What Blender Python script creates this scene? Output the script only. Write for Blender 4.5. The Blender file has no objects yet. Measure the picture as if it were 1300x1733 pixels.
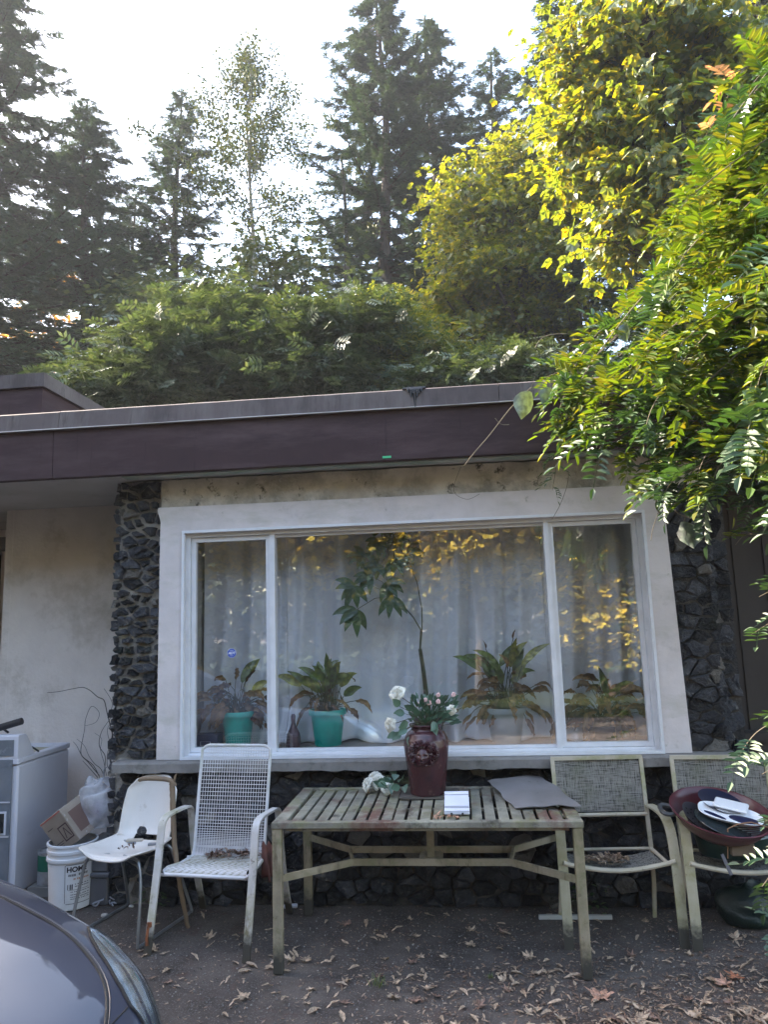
import bpy, math, random
import numpy as np
from mathutils import Vector, Matrix
PI = math.pi
sc = bpy.context.scene
COL = sc.collection
R = random.Random(7)
NR = np.random.RandomState(11)

# ------------------------------------------------------------------ camera
YAW, PITCH, ROLL, FPX = map(float, (math.radians(-5.7071), math.radians(8.4939), math.radians(-1.845), 1220.27))
CAM = np.array([0.0, -4.762, 1.76])
_f = np.array([math.sin(YAW)*math.cos(PITCH), math.cos(YAW)*math.cos(PITCH), math.sin(PITCH)])
_r0 = np.cross(_f, [0, 0, 1]); _r0 /= np.linalg.norm(_r0); _u0 = np.cross(_r0, _f)
_r = math.cos(ROLL)*_r0 + math.sin(ROLL)*_u0
_u = -math.sin(ROLL)*_r0 + math.cos(ROLL)*_u0
cam = bpy.data.cameras.new('camera'); camo = bpy.data.objects.new('camera', cam); COL.objects.link(camo)
camo.matrix_world = Matrix(((_r[0], _u[0], -_f[0], CAM[0]), (_r[1], _u[1], -_f[1], CAM[1]), (_r[2], _u[2], -_f[2], CAM[2]), (0, 0, 0, 1)))
cam.sensor_fit = 'HORIZONTAL'; cam.sensor_width = 36; cam.lens = 36*FPX/1300
cam.clip_end = 3000; cam.clip_start = 0.05
sc.camera = camo

def at(px, py, ax, v):
    """world point where the sight line of a photo pixel meets the plane ax = v (used to survey real positions)"""
    d = _r*(px-650)/FPX - _u*(py-866.5)/FPX + _f
    i = 'xyz'.index(ax); t = (v-CAM[i])/d[i]
    return CAM + t*d

# ------------------------------------------------------------------ mesh building
class MB:
    def __init__(s): s.v = []; s.f = []; s.n = 0; s.mi = []
    def add(s, verts, faces, mi=0):
        verts = np.asarray(verts, float).reshape(-1, 3)
        s.v.append(verts)
        for f in faces: s.f.append([i+s.n for i in f]); s.mi.append(mi)
        s.n += len(verts)
    def box(s, c, size, rz=0, M=None, mi=0, bev=0):
        x, y, z = [a/2 for a in size]
        if bev:
            b = min(bev, x*.9, y*.9, z*.9); V = []
            for sx in (-1, 1):
                for sy in (-1, 1):
                    for sz in (-1, 1):
                        V += [(sx*(x-b), sy*(y-b), sz*z), (sx*(x-b), sy*y, sz*(z-b)), (sx*x, sy*(y-b), sz*(z-b))]
            def k(sx, sy, sz, w): return ((sx*4+sy*2+sz)*3)+w
            F = []
            F += [[k(0,0,1,0), k(1,0,1,0), k(1,1,1,0), k(0,1,1,0)], [k(0,0,0,0), k(0,1,0,0), k(1,1,0,0), k(1,0,0,0)]]
            F += [[k(0,0,0,1), k(1,0,0,1), k(1,0,1,1), k(0,0,1,1)], [k(0,1,0,1), k(0,1,1,1), k(1,1,1,1), k(1,1,0,1)]]
            F += [[k(0,0,0,2), k(0,0,1,2), k(0,1,1,2), k(0,1,0,2)], [k(1,0,0,2), k(1,1,0,2), k(1,1,1,2), k(1,0,1,2)]]
            for a in (0, 1):
                for b2 in (0, 1):
                    F.append([k(0,a,b2,0), k(1,a,b2,0), k(1,a,b2,1), k(0,a,b2,1)])
                    F.append([k(a,0,b2,0), k(a,1,b2,0), k(a,1,b2,2), k(a,0,b2,2)])
                    F.append([k(a,b2,0,1), k(a,b2,1,1), k(a,b2,1,2), k(a,b2,0,2)])
                    for c2 in (0, 1): F.append([k(a,b2,c2,0), k(a,b2,c2,1), k(a,b2,c2,2)])
        else:
            V = [(-x,-y,-z),(x,-y,-z),(x,y,-z),(-x,y,-z),(-x,-y,z),(x,-y,z),(x,y,z),(-x,y,z)]
            F = [[0,3,2,1],[4,5,6,7],[0,1,5,4],[1,2,6,5],[2,3,7,6],[3,0,4,7]]
        V = np.array(V)
        if M is not None: V = V @ np.array(M).T
        elif rz:
            ca, sa = math.cos(rz), math.sin(rz); V = V @ np.array([[ca,-sa,0],[sa,ca,0],[0,0,1]]).T
        s.add(V+np.array(c), F, mi)
    def bx(s, x0, x1, y0, y1, z0, z1, mi=0, bev=0): s.box(((x0+x1)/2, (y0+y1)/2, (z0+z1)/2), (abs(x1-x0), abs(y1-y0), abs(z1-z0)), mi=mi, bev=bev)
    def tube(s, pts, rad, n=8, cap=True, mi=0, flat=None, closed=False):
        """tube along pts; rad number or list; flat=(w,t,dir) makes a rectangular bar with its width along dir"""
        P = [np.array(p, float) for p in pts]; m = len(P)
        rad = [rad]*m if not hasattr(rad, '__len__') else [float(q) for q in np.interp(np.linspace(0, 1, m), np.linspace(0, 1, len(rad)), rad)]
        V = []; prev = None
        for i in range(m):
            if closed: t = P[(i+1) % m]-P[i-1]
            else: t = P[min(i+1, m-1)]-P[max(i-1, 0)]
            t /= (np.linalg.norm(t)+1e-9)
            if flat is not None:
                w, th, d = flat; d = np.array(d, float); d = d-t*(d@t); d /= np.linalg.norm(d)+1e-9; e = np.cross(t, d)
                for a, b in ((-1,-1),(1,-1),(1,1),(-1,1)): V.append(P[i]+d*a*w/2+e*b*th/2)
            else:
                if prev is None:
                    ref = np.array([0,0,1.]) if abs(t[2]) < .9 else np.array([1.,0,0])
                    d = np.cross(t, ref)
                else: d = prev-t*(prev@t)
                d /= np.linalg.norm(d)+1e-9; prev = d; e = np.cross(t, d)
                for k in range(n):
                    a = 2*PI*k/n; V.append(P[i]+(d*math.cos(a)+e*math.sin(a))*rad[i])
        nn = 4 if flat is not None else n
        F = []
        for i in range(m if closed else m-1):
            j = (i+1) % m
            for k in range(nn): F.append([i*nn+k, i*nn+(k+1) % nn, j*nn+(k+1) % nn, j*nn+k])
        if cap and not closed: F.append(list(range(nn))[::-1]); F.append([(m-1)*nn+k for k in range(nn)])
        s.add(V, F, mi)
    def lathe(s, prof, c=(0,0,0), n=32, mi=0, axis=None, sx=1, sy=1):
        V = []; m = len(prof)
        for r, z in prof:
            for k in range(n): a = 2*PI*k/n; V.append((r*math.cos(a)*sx, r*math.sin(a)*sy, z))
        V = np.array(V)
        if axis is not None: V = V @ np.array(axis).T
        F = []
        for i in range(m-1):
            for k in range(n): F.append([i*n+k, i*n+(k+1) % n, (i+1)*n+(k+1) % n, (i+1)*n+k])
        s.add(V+np.array(c), F, mi)
    def grid(s, fn, nu, nv, mi=0, thick=0, wrapu=False):
        """surface fn(u,v) with u,v in 0..1; thick gives it a real back side"""
        Pn = np.array([[fn(i/(nu-1), j/(nv-1)) for j in range(nv)] for i in range(nu)], float)
        F = [[i*nv+j, (i+1)*nv+j, (i+1)*nv+j+1, i*nv+j+1] for i in range(nu-1) for j in range(nv-1)]
        if not thick: s.add(Pn.reshape(-1,3), F, mi); return
        du = np.gradient(Pn, axis=0); dv = np.gradient(Pn, axis=1); N = np.cross(du, dv); N /= np.linalg.norm(N, axis=2, keepdims=True)+1e-12
        B = Pn-N*thick; o = nu*nv
        F2 = [[o+a for a in f[::-1]] for f in F]
        for i in range(nu-1): F2 += [[i*nv, o+i*nv, o+(i+1)*nv, (i+1)*nv], [(i+1)*nv+nv-1, o+(i+1)*nv+nv-1, o+i*nv+nv-1, i*nv+nv-1]]
        for j in range(nv-1): F2 += [[j+1, o+j+1, o+j, j], [(nu-1)*nv+j, o+(nu-1)*nv+j, o+(nu-1)*nv+j+1, (nu-1)*nv+j+1]]
        s.add(np.concatenate([Pn.reshape(-1,3), B.reshape(-1,3)]), F+F2, mi)
    def scatter(s, tv, tf, M, pos, mi=0):
        """N copies of template (tv,tf) with matrices M (N,3,3) at pos"""
        tv = np.asarray(tv, float); M = np.asarray(M); pos = np.asarray(pos); N = len(pos)
        if N == 0: return
        V = np.einsum('nij,kj->nki', M, tv)+pos[:, None, :]
        s.v.append(V.reshape(-1, 3)); k = len(tv)
        if not hasattr(s, 'big'): s.big = []
        for sz in (3, 4):
            fs = np.array([f for f in tf if len(f) == sz])
            if len(fs): s.big.append((sz, (fs[None]+(np.arange(N)*k+s.n)[:, None, None]).reshape(-1, sz)))
        s.n += N*k
    def mesh(s, name, mats, smooth=False, org=(0,0,0)):
        me = bpy.data.meshes.new(name)
        V = np.concatenate(s.v) - np.array(org, float)
        ls = []; sizes = []
        for f in s.f: ls.extend(f); sizes.append(len(f))
        L = [np.array(ls, np.int32)]; S = [np.array(sizes, np.int32)]; MI = [np.array(s.mi, np.int32)]
        for sz, a in getattr(s, 'big', []): L.append(a.reshape(-1)); S.append(np.full(len(a), sz)); MI.append(np.zeros(len(a), np.int32))
        L = np.concatenate(L).astype(np.int32); S = np.concatenate(S).astype(np.int32); MI = np.concatenate(MI).astype(np.int32)
        st = np.concatenate([[0], np.cumsum(S)[:-1]]).astype(np.int32)
        me.vertices.add(len(V)); me.vertices.foreach_set('co', V.reshape(-1).astype(np.float32))
        me.loops.add(len(L)); me.loops.foreach_set('vertex_index', L)
        me.polygons.add(len(S)); me.polygons.foreach_set('loop_start', st)
        try: me.polygons.foreach_set('loop_total', S)
        except Exception: pass
        me.polygons.foreach_set('material_index', MI)
        me.polygons.foreach_set('use_smooth', np.full(len(S), bool(smooth)))
        me.update(calc_edges=True); me.validate()
        for m in (mats if isinstance(mats, (list, tuple)) else [mats]): me.materials.append(m)
        if smooth and smooth != 'all':
            try: me.set_sharp_from_angle(angle=math.radians(smooth if smooth is not True else 40))
            except Exception: pass
        return me

ORG = {}
def tag(o, label=None, cat=None, group=None, kind=None):
    if label: o['label'] = label
    if cat: o['category'] = cat
    if group: o['group'] = group
    if kind: o['kind'] = kind
    return o
def thing(name, label, cat, loc=(0,0,0), rz=0, group=None, local=False):
    """an Empty at the thing's base; local=True: its parts are modelled round the origin, else in place"""
    o = bpy.data.objects.new(name, None); COL.objects.link(o); o.empty_display_size = .05
    o.location = Vector([float(a) for a in loc]); o.rotation_euler = (0, 0, rz)
    ORG[o.name] = (0,0,0) if local else tuple(float(a) for a in loc)
    return tag(o, label, cat, group)
def part(name, mb, mats, parent, smooth=False, label=None, kind=None):
    org = ORG[parent.name]
    o = bpy.data.objects.new(name, mb.mesh(name, mats, smooth, org)); COL.objects.link(o); o.parent = parent
    ORG[o.name] = org
    return tag(o, label, kind=kind)
def single(name, mb, mats, label, cat, loc=(0,0,0), smooth=False, group=None, kind=None, rz=0, local=False):
    o = bpy.data.objects.new(name, mb.mesh(name, mats, smooth, (0,0,0) if local else loc)); COL.objects.link(o)
    o.location = Vector([float(a) for a in loc]); o.rotation_euler = (0, 0, rz); ORG[o.name] = (0,0,0) if local else tuple(float(a) for a in loc)
    return tag(o, label, cat, group, kind)

# ------------------------------------------------------------------ materials
def newmat(name):
    m = bpy.data.materials.new(name); m.use_nodes = True; nt = m.node_tree; nt.nodes.clear()
    return m, nt, nt.nodes, nt.links
def nd(nt, t, **k):
    n = nt.nodes.new(t)
    for a, b in k.items():
        if a in n.inputs: n.inputs[a].default_value = b
        else: setattr(n, a, b)
    return n
def c4(c): return (c[0], c[1], c[2], 1)
def noise(nt, vec, scale, detail=5, rough=.6, stretch=None):
    if stretch:
        mp = nd(nt, 'ShaderNodeMapping'); mp.inputs['Scale'].default_value = stretch; nt.links.new(vec, mp.inputs[0]); vec = mp.outputs[0]
    n = nd(nt, 'ShaderNodeTexNoise', Scale=scale, Detail=detail, Roughness=rough); nt.links.new(vec, n.inputs['Vector']); return n.outputs['Fac']
def ramp(nt, fac, stops):
    r = nd(nt, 'ShaderNodeValToRGB'); e = r.color_ramp.elements
    while len(e) < len(stops): e.new(.5)
    for el, (p, c) in zip(e, stops): el.position = p; el.color = c4(c) if hasattr(c, '__len__') else (c, c, c, 1)
    nt.links.new(fac, r.inputs[0]); return r.outputs[0]
def mixc(nt, fac, a, b, mode='MIX'):
    m = nd(nt, 'ShaderNodeMix', data_type='RGBA', blend_type=mode)
    for s, v in ((m.inputs[0], fac), (m.inputs[6], a), (m.inputs[7], b)):
        if hasattr(v, 'links'): nt.links.new(v, s)
        elif isinstance(v, (int, float)): s.default_value = v
        else: s.default_value = c4(v)
    return m.outputs[2]
def surf(name, base, c2=None, scale=6, lo=.4, hi=.65, rough=.7, metal=0, bump=.2, bscale=60, bdist=.004, stains=(), spec=.5, island=0, coat=0, stretch=None, trans=0, alpha=None):
    """general dirty surface: base and c2 mixed by noise, plus stains = [(colour, scale, lo, hi, stretch)]"""
    m, nt, N, L = newmat(name)
    out = nd(nt, 'ShaderNodeOutputMaterial'); b = nd(nt, 'ShaderNodeBsdfPrincipled'); L.new(b.outputs[0], out.inputs[0])
    vec = nd(nt, 'ShaderNodeTexCoord').outputs['Object']
    col = base
    if c2 is not None: col = mixc(nt, ramp(nt, noise(nt, vec, scale, stretch=stretch), [(lo, 0), (hi, 1)]), base, c2)
    for st in stains:
        cc, s2, l2, h2 = st[:4]; f = ramp(nt, noise(nt, vec, s2, 6, .7, st[4] if len(st) > 4 else None), [(l2, 0), (h2, 1)])
        col = mixc(nt, f, col, cc)
    if island:
        g = nd(nt, 'ShaderNodeNewGeometry').outputs['Random Per Island']
        f = ramp(nt, g, [(0, 1-island), (1, 1+island)])
        col = mixc(nt, 1.0, col, f, 'MULTIPLY')
    if hasattr(col, 'links'): L.new(col, b.inputs['Base Color'])
    else: b.inputs['Base Color'].default_value = c4(col)
    b.inputs['Roughness'].default_value = rough; b.inputs['Metallic'].default_value = metal
    b.inputs['Specular IOR Level'].default_value = spec
    if coat: b.inputs['Coat Weight'].default_value = coat; b.inputs['Coat Roughness'].default_value = .03
    if trans: b.inputs['Transmission Weight'].default_value = trans
    if bump:
        bp = nd(nt, 'ShaderNodeBump', Strength=bump, Distance=bdist); L.new(noise(nt, vec, bscale, 6, .65), bp.inputs['Height']); L.new(bp.outputs[0], b.inputs['Normal'])
    return m
def leafm(name, stops, trans=.45, rough=.45, tcol=None, nscale=None, gloss=.12):
    """leaf: diffuse + light shining through + a little gloss; colour differs from leaf to leaf"""
    m, nt, N, L = newmat(name)
    out = nd(nt, 'ShaderNodeOutputMaterial')
    g = nd(nt, 'ShaderNodeNewGeometry').outputs['Random Per Island']
    stops = list(stops)*(2 if len(stops) == 1 else 1)
    n = len(stops); col = ramp(nt, g, [(i/(n-1) if n > 1 else 0, c) for i, c in enumerate(stops)])
    if nscale:
        vec = nd(nt, 'ShaderNodeTexCoord').outputs['Object']
        f = ramp(nt, noise(nt, vec, nscale, 3), [(.35, .45), (.65, 1.35)]); col = mixc(nt, 1.0, col, f, 'MULTIPLY')
    d = nd(nt, 'ShaderNodeBsdfDiffuse'); t = nd(nt, 'ShaderNodeBsdfTranslucent'); L.new(col, d.inputs[0])
    tc = mixc(nt, 1.0, col, tcol or (1.6, 1.5, .5), 'MULTIPLY'); L.new(tc, t.inputs[0])
    mx = nd(nt, 'ShaderNodeMixShader'); mx.inputs[0].default_value = trans; L.new(d.outputs[0], mx.inputs[1]); L.new(t.outputs[0], mx.inputs[2])
    gl = nd(nt, 'ShaderNodeBsdfGlossy', Roughness=rough); gl.inputs[0].default_value = (1,1,1,1)
    lw = nd(nt, 'ShaderNodeLayerWeight', Blend=.3); mm = nd(nt, 'ShaderNodeMath', operation='MULTIPLY_ADD'); L.new(lw.outputs['Facing'], mm.inputs[0]); mm.inputs[1].default_value = gloss; mm.inputs[2].default_value = gloss*.25
    m2 = nd(nt, 'ShaderNodeMixShader'); L.new(mm.outputs[0], m2.inputs[0]); L.new(mx.outputs[0], m2.inputs[1]); L.new(gl.outputs[0], m2.inputs[2]); L.new(m2.outputs[0], out.inputs[0])
    return m
def glassm(name, base=.04, tint=(.93, .97, .95), rough=0.0, streak=0, k=1.0, wav=0):
    m, nt, N, L = newmat(name)
    out = nd(nt, 'ShaderNodeOutputMaterial'); tr = nd(nt, 'ShaderNodeBsdfTransparent'); tr.inputs[0].default_value = c4(tint)
    gl = nd(nt, 'ShaderNodeBsdfGlossy', Roughness=rough); gl.inputs[0].default_value = (1,1,1,1)
    lw = nd(nt, 'ShaderNodeLayerWeight', Blend=.5)
    p = nd(nt, 'ShaderNodeMath', operation='POWER'); L.new(lw.outputs['Facing'], p.inputs[0]); p.inputs[1].default_value = 5
    a = nd(nt, 'ShaderNodeMath', operation='MULTIPLY_ADD'); L.new(p.outputs[0], a.inputs[0]); a.inputs[1].default_value = 1-base; a.inputs[2].default_value = base*k
    mx = nd(nt, 'ShaderNodeMixShader'); L.new(a.outputs[0], mx.inputs[0]); L.new(tr.outputs[0], mx.inputs[1]); L.new(gl.outputs[0], mx.inputs[2])
    vec = nd(nt, 'ShaderNodeTexCoord').outputs['Object']
    if wav:
        bp = nd(nt, 'ShaderNodeBump', Strength=1.0, Distance=wav); L.new(noise(nt, vec, 1.6, 1, .4), bp.inputs['Height']); L.new(bp.outputs[0], gl.inputs['Normal'])
    res = mx.outputs[0]
    if streak:
        df = nd(nt, 'ShaderNodeBsdfDiffuse'); df.inputs[0].default_value = (.7,.7,.68,1)
        f = ramp(nt, noise(nt, vec, 2.2, 6, .75, (1.2, 1, .35)), [(.45, 0), (.8, streak)])
        m3 = nd(nt, 'ShaderNodeMixShader'); L.new(f, m3.inputs[0]); L.new(res, m3.inputs[1]); L.new(df.outputs[0], m3.inputs[2]); res = m3.outputs[0]
    L.new(res, out.inputs[0]); return m
def plain(name, c, rough=.5, metal=0, **k): return surf(name, c, rough=rough, metal=metal, bump=0, **k)
# ------------------------------------------------------------------ house
M_stone = surf('basalt', (.030,.032,.040), (.085,.088,.098), 9, .35, .7, rough=.85, bump=1.0, bscale=60, bdist=.03, island=.65, spec=.3,
               stains=[((.15,.145,.135), 30, .55, .70), ((.14,.125,.10), 3.2, .62, .76), ((.03,.045,.02), 2.0, .62, .8)])
nt_ = M_stone.node_tree; pb_ = [n for n in nt_.nodes if n.type == 'BSDF_PRINCIPLED'][0]; src_ = pb_.inputs['Base Color'].links[0].from_socket
gi_ = nd(nt_, 'ShaderNodeNewGeometry').outputs['Random Per Island']; nt_.links.new(mixc(nt_, ramp(nt_, gi_, [(.90, 0), (.93, .8)]), src_, (.20,.18,.155)), pb_.inputs['Base Color'])
M_mortar = surf('mortar', (.40,.37,.33), (.22,.20,.18), 7, rough=.95, bump=1.0, bscale=40, bdist=.03)
M_darkmortar = surf('dark_mortar', (.03,.03,.032), (.10,.09,.08), 7, rough=.95, bump=.8, bscale=40, bdist=.02)
M_casing = surf('casing_plaster', (.69,.63,.625), (.58,.53,.525), 3, rough=.8, bump=.35, bscale=25, bdist=.006,
                stains=[((.40,.36,.34), 5, .6, .8), ((.30,.29,.24), 14, .66, .76), ((.45,.43,.38), 2.2, .5, .8, (1,1,3))])
M_stucco = surf('stucco', (.80,.735,.70), (.71,.645,.61), 2.5, rough=.92, bump=.8, bscale=38, bdist=.008,
                stains=[((.40,.34,.27), 1.4, .52, .75), ((.2,.17,.14), 22, .71, .76)])
M_band = surf('old_plaster', (.64,.585,.51), (.42,.38,.32), 5, rough=.95, bump=1.0, bscale=22, bdist=.02,
              stains=[((.09,.08,.065), 9, .58, .66), ((.20,.185,.16), 3, .5, .7), ((.55,.52,.46), 6, .6, .7)])
M_conc = surf('concrete_sill', (.24,.225,.215), (.17,.16,.15), 6, rough=.9, bump=.7, bscale=50, bdist=.006, stains=[((.10,.10,.085), 12, .58, .72)])
M_alu = surf('white_aluminium', (.74,.75,.79), (.66,.67,.70), 8, rough=.35, bump=.08, stains=[((.35,.33,.30), 18, .68, .78)])
M_fascia = surf('brown_metal', (.058,.034,.037), (.040,.025,.028), 1.2, rough=.6, bump=.10, bscale=1.6, bdist=.02, metal=.0, spec=.15,
                stains=[((.12,.09,.09), 34, .70, .76), ((.085,.055,.06), 1.3, .45, .7, (1,1,5)), ((.025,.016,.018), 5, .6, .75, (3,1,.3))])
M_coping = surf('weathered_coping', (.105,.082,.08), (.07,.055,.055), 3, rough=.7, bump=.2, bscale=30, metal=0, spec=.3,
                stains=[((.17,.15,.14), 2, .45, .8, (3,1,.6)), ((.05,.038,.036), 14, .56, .75, (2,1,.25))])
M_soffit = surf('painted_soffit', (.55,.55,.54), (.48,.48,.46), 2.0, rough=.85, bump=.3, bscale=20, stains=[((.36,.38,.34), 3, .55, .8)])
M_brownwall = surf('brown_boards', (.055,.045,.04), (.04,.032,.03), 3, rough=.8, bump=.4, bscale=20, stretch=(1,1,.2))
M_roofing = surf('roofing', (.16,.15,.14), (.10,.10,.09), 4, rough=.95, bump=.8, bscale=30)
M_dark = surf('dark_interior', (.05,.05,.05), rough=.9, bump=0)
M_doorjamb = plain('dark_brown_paint', (.05,.035,.03), .5)
M_shelf = surf('inner_sill', (.30,.28,.25), (.2,.19,.17), 4, rough=.7, bump=.1)

house = thing('house', 'single-storey house with dark stone facing, wide picture window and brown metal roof edge', 'house', (0,.5,0))

def voronoi(x0, x1, z0, z1, cw, ch, seed, jit=.42):
    r = random.Random(seed); nx = max(1, round((x1-x0)/cw)); nz = max(1, round((z1-z0)/ch)); cw = (x1-x0)/nx; ch = (z1-z0)/nz
    pts = {}
    for j in range(-1, nz+1):
        off = (.5 if j % 2 else 0)
        for i in range(-2, nx+2):
            pts[i, j] = (x0+(i+.5+off-.25+r.uniform(-jit, jit))*cw, z0+(j+.5+r.uniform(-jit, jit))*ch)
    cells = []; asp = cw/ch
    for (i, j), p in pts.items():
        if p[0] < x0-.3*cw or p[0] > x1+.3*cw or j < 0 or j >= nz: continue
        poly = [(x0,z0),(x1,z0),(x1,z1),(x0,z1)]
        for di in range(-3, 4):
            for dj in range(-3, 4):
                q = pts.get((i+di, j+dj))
                if q is None or (di == 0 and dj == 0): continue
                # bisector in a space where cells are square
                nxv, nzv = (q[0]-p[0])/asp, (q[1]-p[1])*1.0
                mx, mz = (q[0]+p[0])/2, (q[1]+p[1])/2
                a, b = nxv/asp, nzv
                out = []
                for k in range(len(poly)):
                    A, B = poly[k], poly[(k+1) % len(poly)]
                    fa = (A[0]-mx)*a+(A[1]-mz)*b; fb = (B[0]-mx)*a+(B[1]-mz)*b
                    if fa <= 0: out.append(A)
                    if (fa < 0 < fb) or (fb < 0 < fa): t = fa/(fa-fb); out.append((A[0]+(B[0]-A[0])*t, A[1]+(B[1]-A[1])*t))
                poly = out
                if len(poly) < 3: break
            if len(poly) < 3: break
        if len(poly) >= 3: cells.append(poly)
    return cells
def stones(mb, fmap, x0, x1, z0, z1, cw, ch, seed, gap=.008, relief=.04, jit=.42):
    """irregular field stones; fmap(u, w, h) -> world point with h the height out of the wall"""
    r = random.Random(seed+99)
    for poly in voronoi(x0, x1, z0, z1, cw, ch, seed, jit):
        cx = sum(p[0] for p in poly)/len(poly); cz = sum(p[1] for p in poly)/len(poly)
        ar = abs(sum(poly[i-1][0]*poly[i][1]-poly[i][0]*poly[i-1][1] for i in range(len(poly))))/2
        if ar < cw*ch*.12: continue
        g = gap*r.uniform(.4, 1.8); ring = []
        for i in range(len(poly)):
            A, B = poly[i], poly[(i+1) % len(poly)]; L = math.hypot(B[0]-A[0], B[1]-A[1]); k = max(1, int(L/.03))
            for s in range(k):
                t = s/k; x = A[0]+(B[0]-A[0])*t; z = A[1]+(B[1]-A[1])*t
                if s: x += r.uniform(-.004,.004); z += r.uniform(-.004,.004)
                d = math.hypot(x-cx, z-cz)+1e-6; q = max(.4, (d-g)/d); ring.append((cx+(x-cx)*q, cz+(z-cz)*q))
        h = relief*r.uniform(.5, 1.25); tx, tz = r.uniform(-.25,.25), r.uniform(-.3,.3); n = len(ring); V = []
        for (sc_, hh) in ((1, -.02), (.985, h*.62), (.90, h*.97), (.5, h)):
            for (x, z) in ring:
                dx, dz = (x-cx)*sc_, (z-cz)*sc_; j = 0 if hh < 0 else r.uniform(-.007,.007)
                V.append(fmap(cx+dx+j*.5, cz+dz+j*.5, hh+j+(0 if hh < 0 else dx*tx*1.3+dz*tz*1.3)))
        V.append(fmap(cx, cz, h+r.uniform(-.004,.008)))
        F = []
        for a in range(3):
            for i in range(n): F.append([a*n+i, a*n+(i+1) % n, (a+1)*n+(i+1) % n, (a+1)*n+i])
        for i in range(n): F.append([3*n+i, 3*n+(i+1) % n, 4*n])
        mb.add(V, F)
front = lambda y0: (lambda u, w, h: (u, y0-h, w))
def jaggedpier(lo, hi, cw, mb, seed, y0, ux, relief=.045, gap=.012):
    stones(mb, front(y0), ux[0], ux[1], lo, hi, cw, .085, seed, gap=gap, relief=relief)
XL, XR, ZS, ZT = -2.34, 1.62, .90, 2.775          # wall left/right edge, sill top, soffit
# stone facing
sw = MB()
stones(sw, front(.03), XL+.01, XR, .0, .83, .118, .082, 3, gap=.006, relief=.045, jit=.48)
part('stone_apron', sw, M_stone, house, label='dark basalt field stones below the window sill')
sw = MB(); stones(sw, front(.012), XL, -2.03, .90, 2.77, .092, .066, 5, gap=.0125, relief=.045, jit=.5)
stones(sw, lambda u, w, h: (XL-h, u, w), -.01, .93, 0, 2.77, .10, .07, 8, gap=.012, relief=.03)
part('stone_pier', sw, M_stone, house, label='stone pier left of the window with pale mortar showing')
sw = MB(); stones(sw, front(.03), 1.345, 1.60, .90, 2.77, .11, .082, 15, gap=.006, relief=.04)
stones(sw, front(.17), 1.60, 1.76, 0, 2.77, .11, .11, 16, gap=.006, relief=.04)
stones(sw, lambda u, w, h: (1.60+h, u, w), .0, .17, 0, 2.77, .10, .10, 17, gap=.006, relief=.02)
part('stone_pier', sw, M_stone, house, label='darker stepped stone pier right of the window')
mo = MB(); mo.bx(XL+.012, -2.02, .012, .30, 0, 2.772)
part('mortar_bed', mo, M_mortar, house)
mo = MB(); mo.bx(-2.02, XR-.01, .022, .30, 0, .84); mo.bx(1.34, 1.598, .02, .30, .84, 2.772); mo.bx(1.5, 1.755, .16, .30, 0, 2.77)
mo.bx(XL+.014, XL+.05, .30, .93, 0, 2.77); part('wall_core', mo, M_darkmortar, house)
# sill
def slab(mb, x0, x1, y0, y1, z0, z1, n, seed, amp=.005):
    r = random.Random(seed); xs = [x0+(x1-x0)*i/n for i in range(n+1)]; V = []
    for x in xs:
        a, b, c = r.uniform(-amp, amp), r.uniform(-amp, amp), r.uniform(-amp, amp)
        V += [(x, y0+a, z0+b), (x, y0+a*.6, z1-.012), (x, y0+.012+a*.6, z1+c*.4), (x, y1, z1), (x, y1, z0)]
    F = []
    for i in range(n):
        for k in range(5): F.append([i*5+k, i*5+(k+1) % 5, (i+1)*5+(k+1) % 5, (i+1)*5+k])
    F += [[0,1,2,3,4][::-1], [n*5+k for k in range(5)]]
    mb.add(V, F)
sl = MB(); slab(sl, -2.29, -.32, -.115, .045, .835, .90, 40, 1); slab(sl, -.316, 1.62, -.115, .045, .835, .90, 40, 2)
part('window_sill', sl, M_conc, house, label='weathered grey concrete sill under the picture window')
# casing with slightly flared top-left ear
cs = MB()
def board(mb, pts, y0, y1):
    n = len(pts); V = [(p[0], y0, p[1]) for p in pts]+[(p[0], y1, p[1]) for p in pts]
    mb.add(V, [list(range(n)), [n+i for i in range(n)][::-1]]+[[i, n+i, n+(i+1) % n, (i+1) % n] for i in range(n)])
board(cs, [(-2.02,.903),(-1.845,.903),(-1.845,2.39),(-2.015,2.39)], -.045, .06)
board(cs, [(-2.015,2.39),(1.19,2.39),(1.33,2.39),(1.325,2.565),(-2.03,2.57),(-2.035,2.55),(-2.012,2.47)], -.047, .06)
board(cs, [(1.19,.903),(1.365,.903),(1.33,2.39),(1.19,2.39)], -.044, .06)
part('window_casing', cs, M_casing, house, label='wide off-white plaster casing round the window')
bd = MB()
nb = 60; r_ = random.Random(4)
V = []; xs = [-2.02+(3.62)*i/nb for i in range(nb+1)]
for x in xs:
    V += [(x, -.012+r_.uniform(-.006,.004), 2.56), (x, -.02+r_.uniform(-.006,.006), 2.66), (x, -.015+r_.uniform(-.006,.006), 2.765+r_.uniform(-.004,.004)), (x, .06, 2.765), (x, .06, 2.56)]
bd.add(V, [[i*5+k, i*5+(k+1) % 5, (i+1)*5+(k+1) % 5, (i+1)*5+k] for i in range(nb) for k in range(5)])
part('plaster_band', bd, M_band, house, label='rough stained beige plaster band under the eave')
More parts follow.
